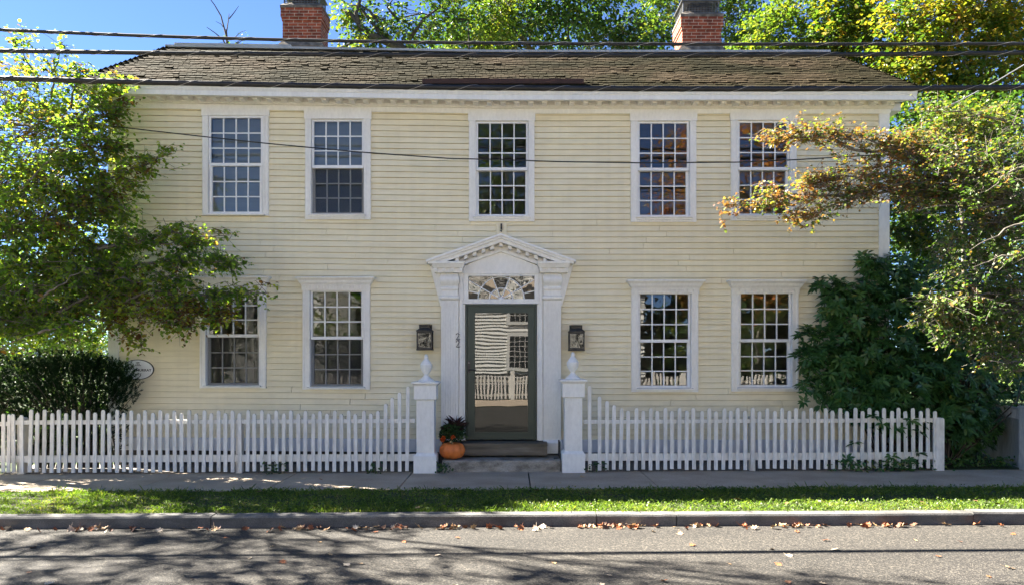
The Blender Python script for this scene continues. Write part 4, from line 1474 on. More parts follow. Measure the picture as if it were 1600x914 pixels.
# ------------------------------------------------------------------ left hawthorn, leaning over the fence, with an unseen street tree crown
LT = 11.3
trunkL = [(-9.6, 11.6, -0.05), (-9.5, 11.55, 1.2), (-9.3, 11.4, 2.4), (-9.2, 11.3, 3.6), (-9.3, 11.2, 5.0), (-9.6, 11.2, 6.6), (-10.2, 11.0, 8.2)]
bl = [blob(40, 510, 10.9, 80, 30, 0.6, 40, -0.05), blob(110, 500, 11.0, 60, 28, 0.45, 34, -0.05), blob(40, 150, 10.9, 90, 60, 0.8, 44, 0.2), blob(120, 190, 10.9, 60, 65, 0.5, 40, 0.18), blob(60, 240, 10.8, 130, 80, 0.9, 125, 0.16), blob(30, 320, 10.8, 150, 90, 1.0, 165, 0.1),
      blob(110, 320, 10.9, 70, 90, 0.5, 80, 0.1), blob(60, 410, 10.9, 140, 80, 0.8, 185, -0.04), blob(130, 430, 11.0, 75, 60, 0.45, 80, -0.06), blob(20, 480, 10.9, 80, 36, 0.6, 50, -0.08),
      blob(150, 470, 11.0, 55, 30, 0.3, 20, -0.08), blob(-120, 250, 11.0, 120, 200, 1.0, 46, 0.05), 
      blob(-380, -130, 11.2, 200, 140, 1.4, 60, 0.05), ((-11.2, 12.0, 4.4), (1.4, 0.8, 1.2), 40, 0), ((-9.6, 11.7, 2.7), (0.9, 0.6, 0.8), 26, 0), blob(-560, 0, 11.4, 170, 180, 1.4, 50, 0), blob(-560, -250, 11.6, 200, 130, 1.5, 60, 0),  # lumps beyond the left edge are unseen, added to shade street and sidewalk
      ((-8.0, 9.0, 6.6), (1.3, 0.9, 1.0), 46, 0.1), ((-10.2, 9.0, 7.2), (1.6, 0.9, 1.2), 56, 0.1), ((-7.2, 9.4, 8.2), (1.5, 0.9, 0.8), 44, 0.1), ((-12.5, 8.8, 6.6), (1.8, 1.0, 1.5), 50, 0.1), ((-5.4, 9.0, 8.0), (1.1, 0.8, 0.6), 24, 0.1), ((-9.3, 8.6, 8.8), (1.6, 1.0, 0.8), 40, 0.1)]  # unseen street tree crown outside the frame, added to shade the road
spr = [(P(60, 140, 10.9), P(30, 62, 10.8), 0.10, 7, 0.2), (P(80, 150, 10.9), P(98, 66, 10.8), 0.10, 8, 0.2), (P(110, 170, 10.9), P(128, 98, 10.9), 0.10, 7, 0.2),
       (P(120, 190, 10.9), P(188, 128, 10.9), 0.16, 18, 0.16), (P(130, 200, 10.9), P(188, 165, 10.8), 0.16, 16, 0.1),
       (P(100, 330, 10.8), P(262, 240, 10.6), 0.16, 21, 0.22), (P(100, 330, 10.8), P(228, 283, 10.6), 0.18, 21, 0.3), (P(120, 350, 10.8), P(206, 316, 10.6), 0.14, 9, 0.12),
       (P(100, 400, 10.8), P(358, 368, 10.5), 0.12, 38, 0.02), (P(140, 390, 10.8), P(318, 385, 10.5), 0.15, 27, 0.1), (P(110, 430, 10.8), P(368, 408, 10.4), 0.15, 55, -0.02),
       (P(120, 450, 10.8), P(300, 440, 10.4), 0.15, 43, -0.05), (P(10, 500, 10.9), P(418, 458, 10.3), 0.11, 55, 0.06), (P(150, 470, 10.8), P(350, 492, 10.3), 0.16, 55, 0.34), (P(150, 480, 10.8), P(290, 508, 10.4), 0.13, 28, 0.3),
       (P(-20, 560, 10.7), P(60, 520, 10.3), 0.02, 2, 0.0), (P(60, 520, 10.3), P(165, 497, 10.2), 0.04, 3, 0.0), (P(70, 250, 10.3), P(120, 205, 10.1), 0.05, 3, 0.2), (P(30, 300, 10.2), P(95, 240, 10.1), 0.05, 3, 0.2), (P(60, 470, 10.3), P(140, 420, 10.1), 0.05, 3, 0.0),
       (P(130, 490, 10.9), P(228, 532, 10.6), 0.12, 12, 0.15), (P(120, 250, 10.8), P(190, 225, 10.7), 0.16, 16, 0.1), (P(120, 290, 10.8), P(200, 345, 10.7), 0.15, 13, 0.05)]
plant('hawthorn_tree', 'green hawthorn tree at the left edge, its branches reaching across the house corner, plus unseen street tree crown', 'tree', (-9.6, 11.6, 0), trunkL, bl, spr, 'leaf_left', 0.064, 0.048, 30,
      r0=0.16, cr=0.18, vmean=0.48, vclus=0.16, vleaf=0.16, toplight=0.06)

# ------------------------------------------------------------------ right hawthorn, rust coloured
trunkR = [(8.6, 9.9, -0.05), (8.55, 9.8, 0.8), (8.4, 9.6, 1.8), (8.1, 9.4, 2.7), (7.9, 9.3, 3.6), (7.8, 9.2, 4.6)]
bl = [blob(1560, 330, 9.2, 90, 90, 0.6, 73, -0.28), blob(1500, 280, 9.3, 70, 60, 0.5, 47, -0.18), blob(1590, 250, 9.3, 60, 60, 0.6, 40, -0.23), blob(1500, 490, 8.9, 55, 55, 0.4, 51, -0.33),
      blob(1570, 470, 8.9, 70, 70, 0.5, 61, -0.36), blob(1580, 540, 8.9, 50, 38, 0.4, 33, -0.33), blob(1530, 400, 9.1, 70, 40, 0.5, 31, -0.33), blob(1680, 350, 9.2, 120, 160, 0.8, 81, -0.28), blob(1800, 300, 9.4, 120, 160, 0.8, 67, -0.18)]
spr = [(P(1560, 300, 9.4), P(1140, 322, 9.7), 0.122, 57, 0.15), (P(1500, 290, 9.5), P(1235, 342, 9.7), 0.122, 44, 0.18), (P(1520, 270, 9.5), P(1195, 212, 9.7), 0.130, 57, 0.16), (P(1480, 260, 9.5), P(1290, 205, 9.7), 0.101, 25, 0.18),
       (P(1500, 280, 9.5), P(1260, 285, 9.7), 0.144, 57, 0.18), (P(1560, 260, 9.5), P(1380, 225, 9.7), 0.144, 38, 0.02), (P(1600, 200, 9.4), P(1440, 175, 9.5), 0.130, 25, -0.12), (P(1560, 320, 9.4), P(1420, 310, 9.5), 0.115, 32, 0.06),
       (P(1640, 560, 9.2), P(1545, 560, 8.9), 0.080, 4, -0.12), (P(1600, 330, 9.3), P(1455, 400, 9.1), 0.108, 19, -0.22), (P(1590, 470, 9.0), P(1440, 500, 8.8), 0.115, 28, -0.17), (P(1590, 470, 9.0), P(1436, 470, 8.8), 0.101, 21, -0.17),
       (P(1640, 610, 9.3), P(1520, 545, 8.9), 0.050, 2, -0.12), (P(1700, 300, 9.3), P(1450, 265, 9.3), 0.144, 38, -0.07), (P(1690, 330, 9.2), P(1430, 330, 9.1), 0.030, 2, -0.12), (P(1640, 330, 8.6), P(1515, 392, 8.5), 0.030, 3, -0.32), (P(1600, 395, 8.5), P(1520, 418, 8.5), 0.030, 3, -0.32), (P(1650, 585, 8.6), P(1545, 563, 8.4), 0.030, 3, -0.32), (P(1620, 250, 8.7), P(1540, 300, 8.6), 0.030, 3, -0.22)]
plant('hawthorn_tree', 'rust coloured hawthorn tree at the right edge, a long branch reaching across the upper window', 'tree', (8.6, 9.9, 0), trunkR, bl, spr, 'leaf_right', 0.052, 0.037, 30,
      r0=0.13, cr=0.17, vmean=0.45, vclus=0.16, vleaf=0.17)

# ------------------------------------------------------------------ rhododendron
t = thing('rhododendron', 'tall dark green rhododendron with whorled leaves at the right house corner behind the picket fence', 'shrub', (5.9, 11.3, 0))
tips = []
dirs = []
for (x, y, d_, rx, ry, rd, k) in [(1330, 480, 11.15, 55, 50, 0.3, 60), (1370, 520, 11.3, 100, 80, 0.45, 190), (1320, 560, 11.2, 75, 50, 0.3, 90), (1340, 610, 11.2, 70, 45, 0.3, 90), (1400, 600, 11.2, 90, 60, 0.4, 130),
                                  (1450, 480, 11.9, 80, 80, 0.6, 130), (1480, 570, 11.5, 80, 90, 0.6, 150), (1400, 440, 11.5, 60, 45, 0.4, 60), (1262, 560, 11.1, 24, 22, 0.15, 14), (1258, 525, 11.1, 16, 18, 0.12, 8), (1262, 612, 11.1, 20, 18, 0.15, 10),
                                  (1290, 445, 11.1, 22, 14, 0.15, 9), (1300, 462, 11.1, 26, 10, 0.12, 8), (1355, 405, 11.15, 22, 14, 0.15, 9), (1372, 425, 11.2, 30, 18, 0.2, 14), (1400, 655, 10.95, 55, 25, 0.15, 40), (1480, 650, 11.2, 60, 40, 0.4, 70),
                                  (1500, 660, 11.6, 60, 50, 0.4, 110), (1540, 600, 12.2, 90, 90, 0.7, 170), (1560, 520, 12.6, 90, 90, 0.8, 110)]:
    c = np.array(P(x, y, d_))
    s_ = d_ / F
    k = int(k * 1.45)
    dd = RNG.normal(size=(k, 3)); dd /= np.linalg.norm(dd, axis=1, keepdims=True)
    dd[:, 1] = np.where(RNG.random(k) < 0.75, -np.abs(dd[:, 1]), dd[:, 1])
    p = c + dd * np.array([rx * s_, rd, ry * s_]) * (RNG.random((k, 1)) ** 0.3)
    p[:, 1] = np.minimum(p[:, 1], np.where(p[:, 0] < HX1 + 0.1, D - 0.16, 99))
    tips.append(p); dirs.append(dd)
# shoots hanging through the pickets
ex = [(1435, 705), (1437, 672), (1335, 690), (1393, 712), (1322, 716), (1420, 718), (1378, 660), (1425, 655), (1405, 668), (1365, 648)]
tips.append(np.array([P(x, y, 10.76) for x, y in ex])); dirs.append(np.tile(np.array([[0, -0.7, 0.3]]), (len(ex), 1)))
tips = np.concatenate(tips); dirs = np.concatenate(dirs)
tips[:, 2] = np.maximum(tips[:, 2], 0.08)
k = len(tips)
ax = dirs * 0.6 + np.array([0, -0.25, 0.75]) + RNG.normal(size=(k, 3)) * 0.25
ax /= np.linalg.norm(ax, axis=1, keepdims=True)
per = 9
u = np.cross(ax, rdir(k)); u /= np.linalg.norm(u, axis=1, keepdims=True)
v = np.cross(ax, u)
C, Dd, Nn, va = [], [], [], []
cv = RNG.normal(size=k) * 0.18 + 0.42
for i in range(per):
    an = 2 * math.pi * i / per + RNG.normal(size=k) * 0.2
    rad = u * np.cos(an)[:, None] + v * np.sin(an)[:, None]
    tilt = RNG.uniform(0.0, 0.55, k)[:, None]
    C.append(tips + rad * 0.008 - ax * RNG.uniform(0, 0.03, k)[:, None]); Dd.append(rad + ax * tilt); Nn.append(ax + rad * -0.2)
    va.append(cv + RNG.normal(size=k) * 0.12)
C, Dd, Nn, va = map(np.concatenate, (C, Dd, Nn, va))
sz = RNG.uniform(0.75, 1.2, len(C))
V, Fc = leaves(C, Dd, Nn, 0.125 * sz, 0.041 * sz, 0.1, 0.2)
fast('foliage', V, Fc, M['leaf_rhodo'], t, np.repeat(np.clip(va, 0, 1), 6))
b = MB()
root = [Vector((5.6, 11.2, -0.02)), Vector((5.9, 11.25, -0.02)), Vector((6.3, 11.3, -0.02)), Vector((6.7, 11.4, -0.02))]
for q in tips[::24]:
    if q[0] < 4.9: continue
    s_ = random.choice(root)
    mid = Vector((s_.x * 0.5 + q[0] * 0.5, 11.3, 0.25 + q[2] * 0.45))
    if q[0] < HX1 + 0.2: mid.y = min(mid.y, D - 0.14)
    b.tube([s_, mid, Vector(q)], [0.018, 0.011, 0.004], 4, False)
b.build('stems', M['darkbark'], t, True)

# ------------------------------------------------------------------ yew
t = thing('yew_bush', 'broad dark evergreen yew bush behind the left picket fence under the oval plaque', 'shrub', (-7.0, 11.2, 0))
C, Dd, va = [], [], []
b = MB()
for (x, y, d_, rx, ry, rd, k) in [(60, 605, 11.2, 120, 42, 0.30, 520), (130, 600, 11.2, 85, 42, 0.28, 420), (175, 610, 11.2, 38, 42, 0.22, 170), (100, 570, 11.2, 60, 20, 0.25, 180), (20, 590, 11.2, 60, 45, 0.3, 240), (-60, 600, 11.2, 80, 50, 0.3, 150),
                                  (150, 575, 11.2, 40, 18, 0.2, 80), (90, 660, 11.2, 110, 45, 0.25, 260), (190, 585, 11.25, 22, 18, 0.15, 45), (30, 680, 11.2, 90, 50, 0.25, 260), (140, 680, 11.2, 55, 40, 0.2, 120)]:
    c = np.array(P(x, y, d_)); s_ = d_ / F
    k = int(k * 1.5)
    dd = RNG.normal(size=(k, 3)); dd /= np.linalg.norm(dd, axis=1, keepdims=True)
    p = c + dd * np.array([rx * s_, rd, ry * s_]) * (RNG.random((k, 1)) ** 0.35)
    p[:, 2] = np.maximum(p[:, 2], 0.05)
    sd = dd * np.array([0.6, 0.7, 0.5]) + np.array([0, -0.15, 0.85]) + RNG.normal(size=(k, 3)) * 0.3
    sd /= np.linalg.norm(sd, axis=1, keepdims=True)
    ln = RNG.uniform(0.05, 0.12, k)
    for j in range(40):
        f = j / 39.0
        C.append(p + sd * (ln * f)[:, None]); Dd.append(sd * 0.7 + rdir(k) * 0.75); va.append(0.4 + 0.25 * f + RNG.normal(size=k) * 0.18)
    for q, s2 in zip(p[::40], sd[::40]):
        b.tube([Vector((q[0] * 0.85 - 1.05, 11.25, 0.0)), Vector(q) * 0.6 + Vector((-2.6, 4.5, 0.1)), Vector(q)], [0.012, 0.008, 0.004], 4, False)
C, Dd, va = map(np.concatenate, (C, Dd, va))
m = len(C)
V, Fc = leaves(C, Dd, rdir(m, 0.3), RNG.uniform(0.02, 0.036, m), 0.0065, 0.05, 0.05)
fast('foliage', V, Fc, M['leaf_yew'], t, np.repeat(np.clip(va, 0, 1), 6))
b.build('stems', M['darkbark'], t, True)

# ------------------------------------------------------------------ shrubs and trees beyond the house
def simple(name, label, cat, x, d_, blobs, lmat, L, W, per, cr, topy, group=None, sprays=(), r0=0.18, bark='bark', bend=0.3, **kw):
    X = (x - 800) / F * d_
    ztop = EYE + (HOR - topy) / F * d_
    tr = [(X + bend * math.sin(2.2 * i / 6), d_ + 0.1 * i, -0.05 + (ztop + 0.05) * i / 6) for i in range(7)]
    return plant(name, label, cat, (X, d_, 0), tr, blobs, list(sprays), lmat, L, W, per, barkmat=bark, r0=r0, cr=cr, group=group, **kw)


BG = 'trees beyond the house'
simple('bushy_tree', 'sunlit green bush between the left tree and the evergreen bush', 'shrub', 60, 15.5,
       [blob(50, 500, 15.5, 80, 45, 1.0, 70, 0.1), blob(120, 520, 15.5, 60, 45, 0.9, 60, 0.1), blob(0, 540, 15.5, 60, 40, 0.9, 40, 0), blob(90, 560, 15.5, 110, 50, 1.0, 60, 0)], 'leaf_green', 0.08, 0.055, 26, 0.3, 500, r0=0.06, bend=0.1)
simple('distant_tree', 'dark green tree mass low behind the left hawthorn', 'tree', -20, 26,
       [blob(40, 470, 26, 130, 60, 2.5, 90, 0), blob(-60, 430, 26, 120, 90, 2.5, 90, 0), blob(120, 540, 26, 90, 60, 2.0, 60, 0), blob(30, 560, 26, 120, 60, 2.0, 60, 0)], 'leaf_green', 0.13, 0.09, 26, 0.5, 420)
plant('bare_sapling', 'bare leafless treetop rising above the roof left of the left chimney', 'tree', P(358, HOR + EYE * F / 24, 24)[:2] + (0,), [P(358, 300, 24), P(358, 180, 24), P(358, 80, 24)], [],
      [(P(368, 70, 24), P(390, 60, 24), 0.15, 5, 0)], 'leaf_lime', 0.1, 0.07, 5, 'darkbark', r0=0.12, r1=0.06, cr=0.2)
bs = bpy.data.objects['bare_sapling']
b = MB()
for pts, r_ in ([[(357, 90), (353, 55), (345, 25), (335, 8), (326, -4)], 0.035], [[(357, 85), (354, 50), (357, 32), (358, 22)], 0.03], [[(358, 30), (366, 20), (373, 10)], 0.02], [[(357, 80), (348, 62), (336, 52), (323, 43)], 0.03],
                [[(353, 48), (345, 38), (337, 34)], 0.016], [[(358, 82), (368, 68), (376, 63)], 0.025], [[(359, 75), (350, 66), (336, 70)], 0.012], [[(366, 60), (376, 51), (384, 48)], 0.014]):
    b.tube([P(x, y, 24) for x, y in pts], [r_ * (1 - 0.7 * i / (len(pts) - 1)) for i in range(len(pts))], 5)
b.build('bare_branch', M['darkbark'], bs)

simple('branchy_tree', 'loose tree with dark bare limbs and yellowing leaves right of the left chimney', 'tree', 720, 27,
       [blob(660, 40, 27, 60, 30, 1.2, 36, 0.05), blob(620, 60, 27, 60, 22, 1.2, 30, 0.15), blob(700, 20, 27, 50, 45, 1.5, 50, -0.05), blob(545, 15, 27, 30, 25, 0.8, 14, 0.25), blob(560, 70, 27, 50, 14, 0.8, 20, 0.2), blob(690, -40, 27, 140, 40, 2, 60, 0)],
       'leaf_green', 0.15, 0.10, 20, 0.42, 20, BG, bark='darkbark',
       sprays=[(P(590, 70, 27), P(525, 30, 27), 0.3, 10, 0.35), (P(600, 60, 27), P(550, -10, 27), 0.4, 14, 0.1), (P(640, 40, 27), P(580, -10, 27), 0.4, 16, 0.0)], vmean=0.5)
bt = [o for o in bpy.data.objects if o.name == 'branchy_tree'][0]
b = MB()
for pts, r_ in ([[(700, 110), (596, 62), (575, 52), (562, 40), (548, 22), (536, 18)], 0.16], [[(562, 40), (556, 22), (563, 0), (562, -20)], 0.1], [[(600, 64), (588, 44), (570, 22), (563, 12)], 0.09], [[(590, 35), (578, 18), (565, 10), (545, 8)], 0.06],
                [[(620, 30), (605, 12), (618, -6)], 0.06], [[(552, 68), (535, 74), (515, 80)], 0.06], [[(575, 50), (552, 46), (530, 42)], 0.04], [[(640, 62), (662, 30), (690, 10)], 0.08]):
    b.tube([P(x, y, 26.5) for x, y in pts], [r_ * (1 - 0.7 * i / (len(pts) - 1)) for i in range(len(pts))], 6)
b.build('bare_branch', M['darkbark'], bt, True)
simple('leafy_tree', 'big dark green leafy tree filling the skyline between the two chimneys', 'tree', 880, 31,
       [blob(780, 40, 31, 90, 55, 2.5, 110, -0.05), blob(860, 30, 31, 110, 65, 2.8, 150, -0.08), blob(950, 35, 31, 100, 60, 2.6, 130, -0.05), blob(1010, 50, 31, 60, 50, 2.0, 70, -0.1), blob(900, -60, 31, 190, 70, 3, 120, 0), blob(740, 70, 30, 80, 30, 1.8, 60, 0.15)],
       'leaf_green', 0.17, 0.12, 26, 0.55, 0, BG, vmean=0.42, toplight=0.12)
simple('leafy_tree', 'yellow green feathery tree standing left of and behind the leafy skyline centre', 'tree', 770, 29,
       [blob(770, 20, 28.5, 50, 40, 1.2, 55, 0.1), blob(800, -20, 28.5, 60, 40, 1.2, 40, 0.1), blob(745, 60, 28.5, 50, 22, 1.0, 34, 0.1)], 'leaf_lime', 0.16, 0.09, 24, 0.45, 20, BG)
simple('leafy_tree', 'olive green tree right behind the right chimney', 'tree', 1130, 26,
       [blob(1140, 20, 26, 40, 50, 1.2, 56, 0.05), blob(1095, -25, 26, 90, 30, 1.4, 60, 0), blob(1160, 55, 26, 30, 26, 1, 26, 0.0), blob(1040, 5, 27, 40, 35, 1.2, 40, 0.05)], 'leaf_green', 0.13, 0.09, 26, 0.42, 20, BG, vmean=0.55)
simple('leafy_tree', 'bright yellow green tree between the right chimney and the golden maples', 'tree', 1200, 24,
       [blob(1205, 45, 24, 45, 36, 1.1, 62, 0.05), blob(1180, 75, 24, 40, 18, 1.0, 34, 0.05), blob(1230, 80, 24, 50, 24, 1.0, 40, 0), blob(1225, 20, 24, 22, 22, 0.8, 24, 0.05)], 'leaf_lime', 0.12, 0.09, 28, 0.38, 30, BG, vmean=0.42)
simple('maple_tree', 'green and gold maple with a narrow top over the right end of the roof', 'tree', 1310, 23,
       [blob(1300, 40, 23, 55, 60, 1.3, 110, -0.05), blob(1330, 70, 23, 70, 45, 1.3, 100, 0.12), blob(1290, -20, 23, 40, 40, 1.0, 50, -0.1), blob(1370, 110, 23, 60, 45, 1.3, 80, 0.05), blob(1350, 30, 23.5, 40, 30, 1.0, 50, -0.1)], 'leaf_yellow', 0.13, 0.11, 26, 0.4, 20, BG, vmean=0.4)
simple('maple_tree', 'golden yellow maple with pale limbs at the top right corner', 'tree', 1520, 21,
       [blob(1430, 50, 21, 70, 60, 1.4, 120, 0.12), blob(1500, 20, 21, 90, 60, 1.5, 130, 0.1), blob(1570, 70, 21, 80, 70, 1.4, 120, 0.1), blob(1450, 130, 21, 90, 50, 1.3, 120, 0.02), blob(1550, 150, 21, 90, 50, 1.3, 90, 0.02), blob(1620, 20, 21, 90, 90, 1.5, 90, 0.1), blob(1500, -60, 21, 150, 50, 1.6, 90, 0.1)],
       'leaf_yellow', 0.12, 0.105, 26, 0.4, 10, BG, vmean=0.45,
       sprays=[(P(1530, 170, 20.5), P(1470, 10, 20.3), 0.4, 20, 0.1), (P(1530, 150, 20.5), P(1560, 10, 20.3), 0.4, 20, 0.1), (P(1520, 180, 20.5), P(1420, 80, 20.3), 0.4, 20, 0.1)])
simple('shade_tree', 'dark green tree in shade between the house corner and the rust coloured hawthorn', 'tree', 1480, 17.5,
       [blob(1430, 220, 17.5, 70, 60, 1.0, 110, -0.05), blob(1510, 210, 17.5, 80, 60, 1.1, 110, -0.1), blob(1440, 320, 17.5, 80, 70, 1.1, 130, -0.05), blob(1540, 320, 17.5, 90, 80, 1.1, 110, -0.1), blob(1430, 400, 17.2, 60, 60, 1.0, 80, 0.0), blob(1520, 430, 17.2, 90, 70, 1.0, 90, -0.1), blob(1600, 250, 17.5, 80, 120, 1.2, 90, -0.1), blob(1440, 500, 17, 70, 60, 1, 60, -0.1), blob(1560, 540, 17, 100, 70, 1, 80, -0.1)],
       'leaf_green', 0.10, 0.08, 30, 0.36, 200, BG, vmean=0.45)
simple('saplings', 'small golden sapling glowing in front of the shaded trees at the right', 'tree', 1500, 15.5,
       [blob(1500, 190, 15.5, 35, 25, 0.5, 30, 0.1), blob(1460, 215, 15.5, 50, 22, 0.5, 34, -0.1), blob(1540, 205, 15.5, 40, 22, 0.5, 26, 0.0), blob(1400, 300, 14.5, 28, 40, 0.4, 36, -0.25), blob(1440, 360, 14.5, 40, 40, 0.4, 40, -0.3)], 'leaf_yellow', 0.09, 0.07, 24, 0.28, 180, r0=0.06, vmean=0.4)
bpy.data.objects['saplings'].name = 'sapling'
simple('dark_shrub', 'dark shaded shrub beside the right house corner behind the rhododendron', 'shrub', 1500, 14.5,
       [blob(1450, 560, 14.5, 60, 70, 0.7, 90, -0.15), blob(1530, 600, 14.8, 70, 80, 0.7, 110, -0.15), blob(1600, 580, 15, 60, 90, 0.7, 80, -0.15), blob(1430, 650, 14.3, 60, 50, 0.6, 60, -0.2)], 'leaf_green', 0.09, 0.06, 30, 0.32, 520, r0=0.06, bend=0.1, vmean=0.3)
simple('dark_shrub', 'dark shaded shrub low behind the yew and the left picket fence', 'shrub', 60, 14.0,
       [blob(20, 640, 14, 90, 60, 0.7, 100, -0.15), blob(120, 650, 14, 70, 60, 0.6, 80, -0.15), blob(-70, 630, 14, 80, 70, 0.7, 70, -0.15)], 'leaf_green', 0.09, 0.06, 30, 0.32, 590, r0=0.05, bend=0.1, vmean=0.3)
# low backdrop of woods far behind
for i, (x, d_, y0, lab) in enumerate([(-500, 60, 380, 'far green tree beyond the left side yard, outermost'), (150, 62, 420, 'far green tree beyond the left side yard, nearest the house'), (1750, 45, 260, 'far green tree beyond the right edge behind the shaded tree')]):
    simple('distant_tree', lab, 'tree', x, d_, [blob(x, y0 + 40, d_, 180, 80, 4, 120, 0), blob(x - 60, y0 + 130, d_, 150, 70, 4, 90, -0.05), blob(x + 90, y0 + 110, d_, 120, 90, 4, 90, -0.05)], 'leaf_green', 0.3, 0.22, 24, 1.1, y0, 'far trees')

# ------------------------------------------------------------------ verge grass, weeds
m = 85000
X = RNG.uniform(-9.5, 9.5, m)
Y = RNG.uniform(KY1 - 0.005, SY0 + 0.035, m)
Y = np.where(Y > SY0, SY0 + (Y - SY0) * (0.6 + 0.9 * np.sin(X * 4.1) * np.sin(X * 1.3)), Y)
dens = 0.5 + 0.5 * np.sin(X * 1.7 + 0.6) * np.sin(Y * 3.1 + X * 0.9) + 0.35 * np.sin(X * 5.3 + Y * 4.0)
pat = np.sin(X * 3.7 + 1.3 * np.sin(Y * 5)) * np.sin(Y * 7.3 + X * 1.9) + 0.6 * np.sin(X * 9.1 + 2 * Y) * np.sin(Y * 13 - X * 4)
keep = (RNG.random(m) < np.clip(0.85 + 0.3 * dens - 0.75 * np.clip(pat - 0.25, 0, 1), 0.06, 1)) & ~(((X - 4.4) / 0.9) ** 2 + ((Y - 8.75) / 0.16) ** 2 < RNG.random(m)) & ~(((X - 6.6) / 0.7) ** 2 + ((Y - 8.6) / 0.2) ** 2 < RNG.random(m))
X, Y, dens = X[keep], Y[keep], dens[keep]
m = len(X)
C = np.stack([X, Y, 0.0045 * X - 0.012], 1)
Dd = rdir(m, 1.0)
H = RNG.uniform(0.03, 0.075, m) * (0.75 + 0.4 * np.clip(dens, 0, 1)) * np.where(RNG.random(m) < 0.06, 1.8, 1) * np.where((Y > SY0 - 0.06) | (Y < KY1 + 0.05), 1.2, 1)
V, Fc = leaves(C, Dd, rdir(m), H, RNG.uniform(0.005, 0.010, m), 0.05, 0.25)
va = np.clip(0.45 + 0.14 * np.sin(X * 2.1 + np.sin(Y * 6)) + 0.12 * np.sin(X * 5.7 + Y * 3) - 0.1 * dens + RNG.normal(size=m) * 0.22, 0, 1)
tag(fast('grass', V, Fc, M['grass'], None, np.repeat(va, 6)), kind='stuff')
# clover-like broad leaves among the blades
m = 9000
X = RNG.uniform(-3.5, 9.0, m); Y = RNG.uniform(KY1 + 0.02, SY0, m)
C = np.stack([X, Y, 0.0045 * X + RNG.uniform(0.0, 0.035, m)], 1)
V, Fc = leaves(C, rdir(m, 0.2), rdir(m, 1.2), RNG.uniform(0.02, 0.035, m), 0.02, 0.1, 0.1)
tag(fast('clover', V, Fc, M['grass'], None, np.repeat(np.clip(0.3 + RNG.normal(size=m) * 0.2, 0, 1), 6)), kind='stuff')
# weeds at the foot of the fence
for i, (x, w_, n_) in enumerate([(1330, 16, 90), (1400, 30, 200), (1510, 30, 150), (1585, 20, 120), (430, 12, 60), (585, 8, 40), (870, 0, 0), (690, 8, 50), (930, 10, 30)]):
    if not n_: continue
    c = P(x, 735, 10.72)
    c = (c[0], 10.76 if x < 1480 else 11.1, G(c[0]) + 0.0)
    C = np.array(c) + RNG.normal(size=(n_, 3)) * np.array([w_ / 107, 0.05, 0.0]) + np.array([0, 0, 1]) * (RNG.random((n_, 1)) * 0.14)
    V, Fc = leaves(C, rdir(n_, 0.6), rdir(n_, 0.6), RNG.uniform(0.04, 0.09, n_), 0.03, 0.12, 0.2)
    lab = ['low weed tuft below the dark shrub, at the fence foot', 'leafy weed clump among the pickets under the dark shrub', 'dark weed clump between the end of the picket fence and the board fence', 'weed clump at the foot of the board fence post',
           'small weed tuft at the foot of the left picket fence', 'small weed tuft near the left fence where its pickets start rising', '', 'small weed tuft at the corner of the stone step by the gate post', 'tiny weed tuft at the foot of the right fence beside the gate post'][i]
    tag(fast('weed', V, Fc, M['leaf_rhodo' if x > 1300 else 'mum'], None, np.repeat(np.clip(0.6 + RNG.normal(size=n_) * 0.2, 0, 1), 6)), lab, 'weed', 'weeds along the fence', 'stuff')

# ------------------------------------------------------------------ fallen leaves
protos = []
for v_ in range(4):
    rr = random.Random(20 + v_)
    b = MB()
    n = 14
    rim = []
    for k in range(n):
        an = 2 * math.pi * k / n + rr.uniform(-0.1, 0.1)
        r = (0.046 if k % 2 == 0 else 0.03) * rr.uniform(0.7, 1.25)
        z = 0.006 + (0.018 * rr.random() if k % 2 == 0 else 0.004) + 0.022 * abs(math.sin(an + v_)) * rr.random()
        rim.append((r * math.cos(an), r * math.sin(an), z))
    b.add([(0, 0, 0.008)] + rim, [(0, 1 + k, 1 + (k + 1) % n) for k in range(n)])
    b.tube([(0.0, 0, 0.008), (-0.045, 0.004, 0.012), (-0.085, 0.012, 0.02)], 0.0015, 4)
    for mi in range(4):
        o = b.build('fallen_leaf', DRY[mi])
        protos.append((o, mi))
names = ['rust red', 'tan', 'dark brown', 'pale buff']
spots = []
cx = -7.2
while cx < 7.3:                                   # drifts in the gutter
    cluster = random.choice([2, 4, 6, 8, 11]) if cx < 4 else random.choice([1, 1, 2, 5])
    for _ in range(cluster):
        spots.append((cx + random.gauss(0, 0.12), KY0 - 0.06 - abs(random.gauss(0, 0.06)), 'gutter'))
    cx += random.uniform(0.15, 0.5)
for _ in range(34):
    y = random.uniform(5.3, 7.65)
    spots.append((random.uniform(-0.72, 0.72) * y, y, 'road'))
for x, y in ((1140, 884), (1216, 885), (1290 + 0, 845), (1430, 845), (1578, 893), (1545, 907), (1500, 848), (684, 867), (1082, 852)):
    d_ = F * (EYE + 0.1) / (y - HOR)
    spots.append(((x - 800) / F * d_, d_, 'road'))
for _ in range(20):
    spots.append((random.uniform(-7, 7), random.uniform(8.1, 9.3), 'grass'))
for _ in range(6):
    spots.append((random.uniform(-7, 7), random.uniform(9.5, 10.6), 'sidewalk'))


def roadz(y):
    pts = [(-4.0, -0.10), (0.5, -0.045), (3.5, -0.05), (6.3, -0.095), (KY0 + 0.01, -0.125)]
    for (y0, z0), (y1, z1) in zip(pts[:-1], pts[1:]):
        if y0 <= y <= y1: return z0 + (z1 - z0) * (y - y0) / (y1 - y0)
    return -0.12


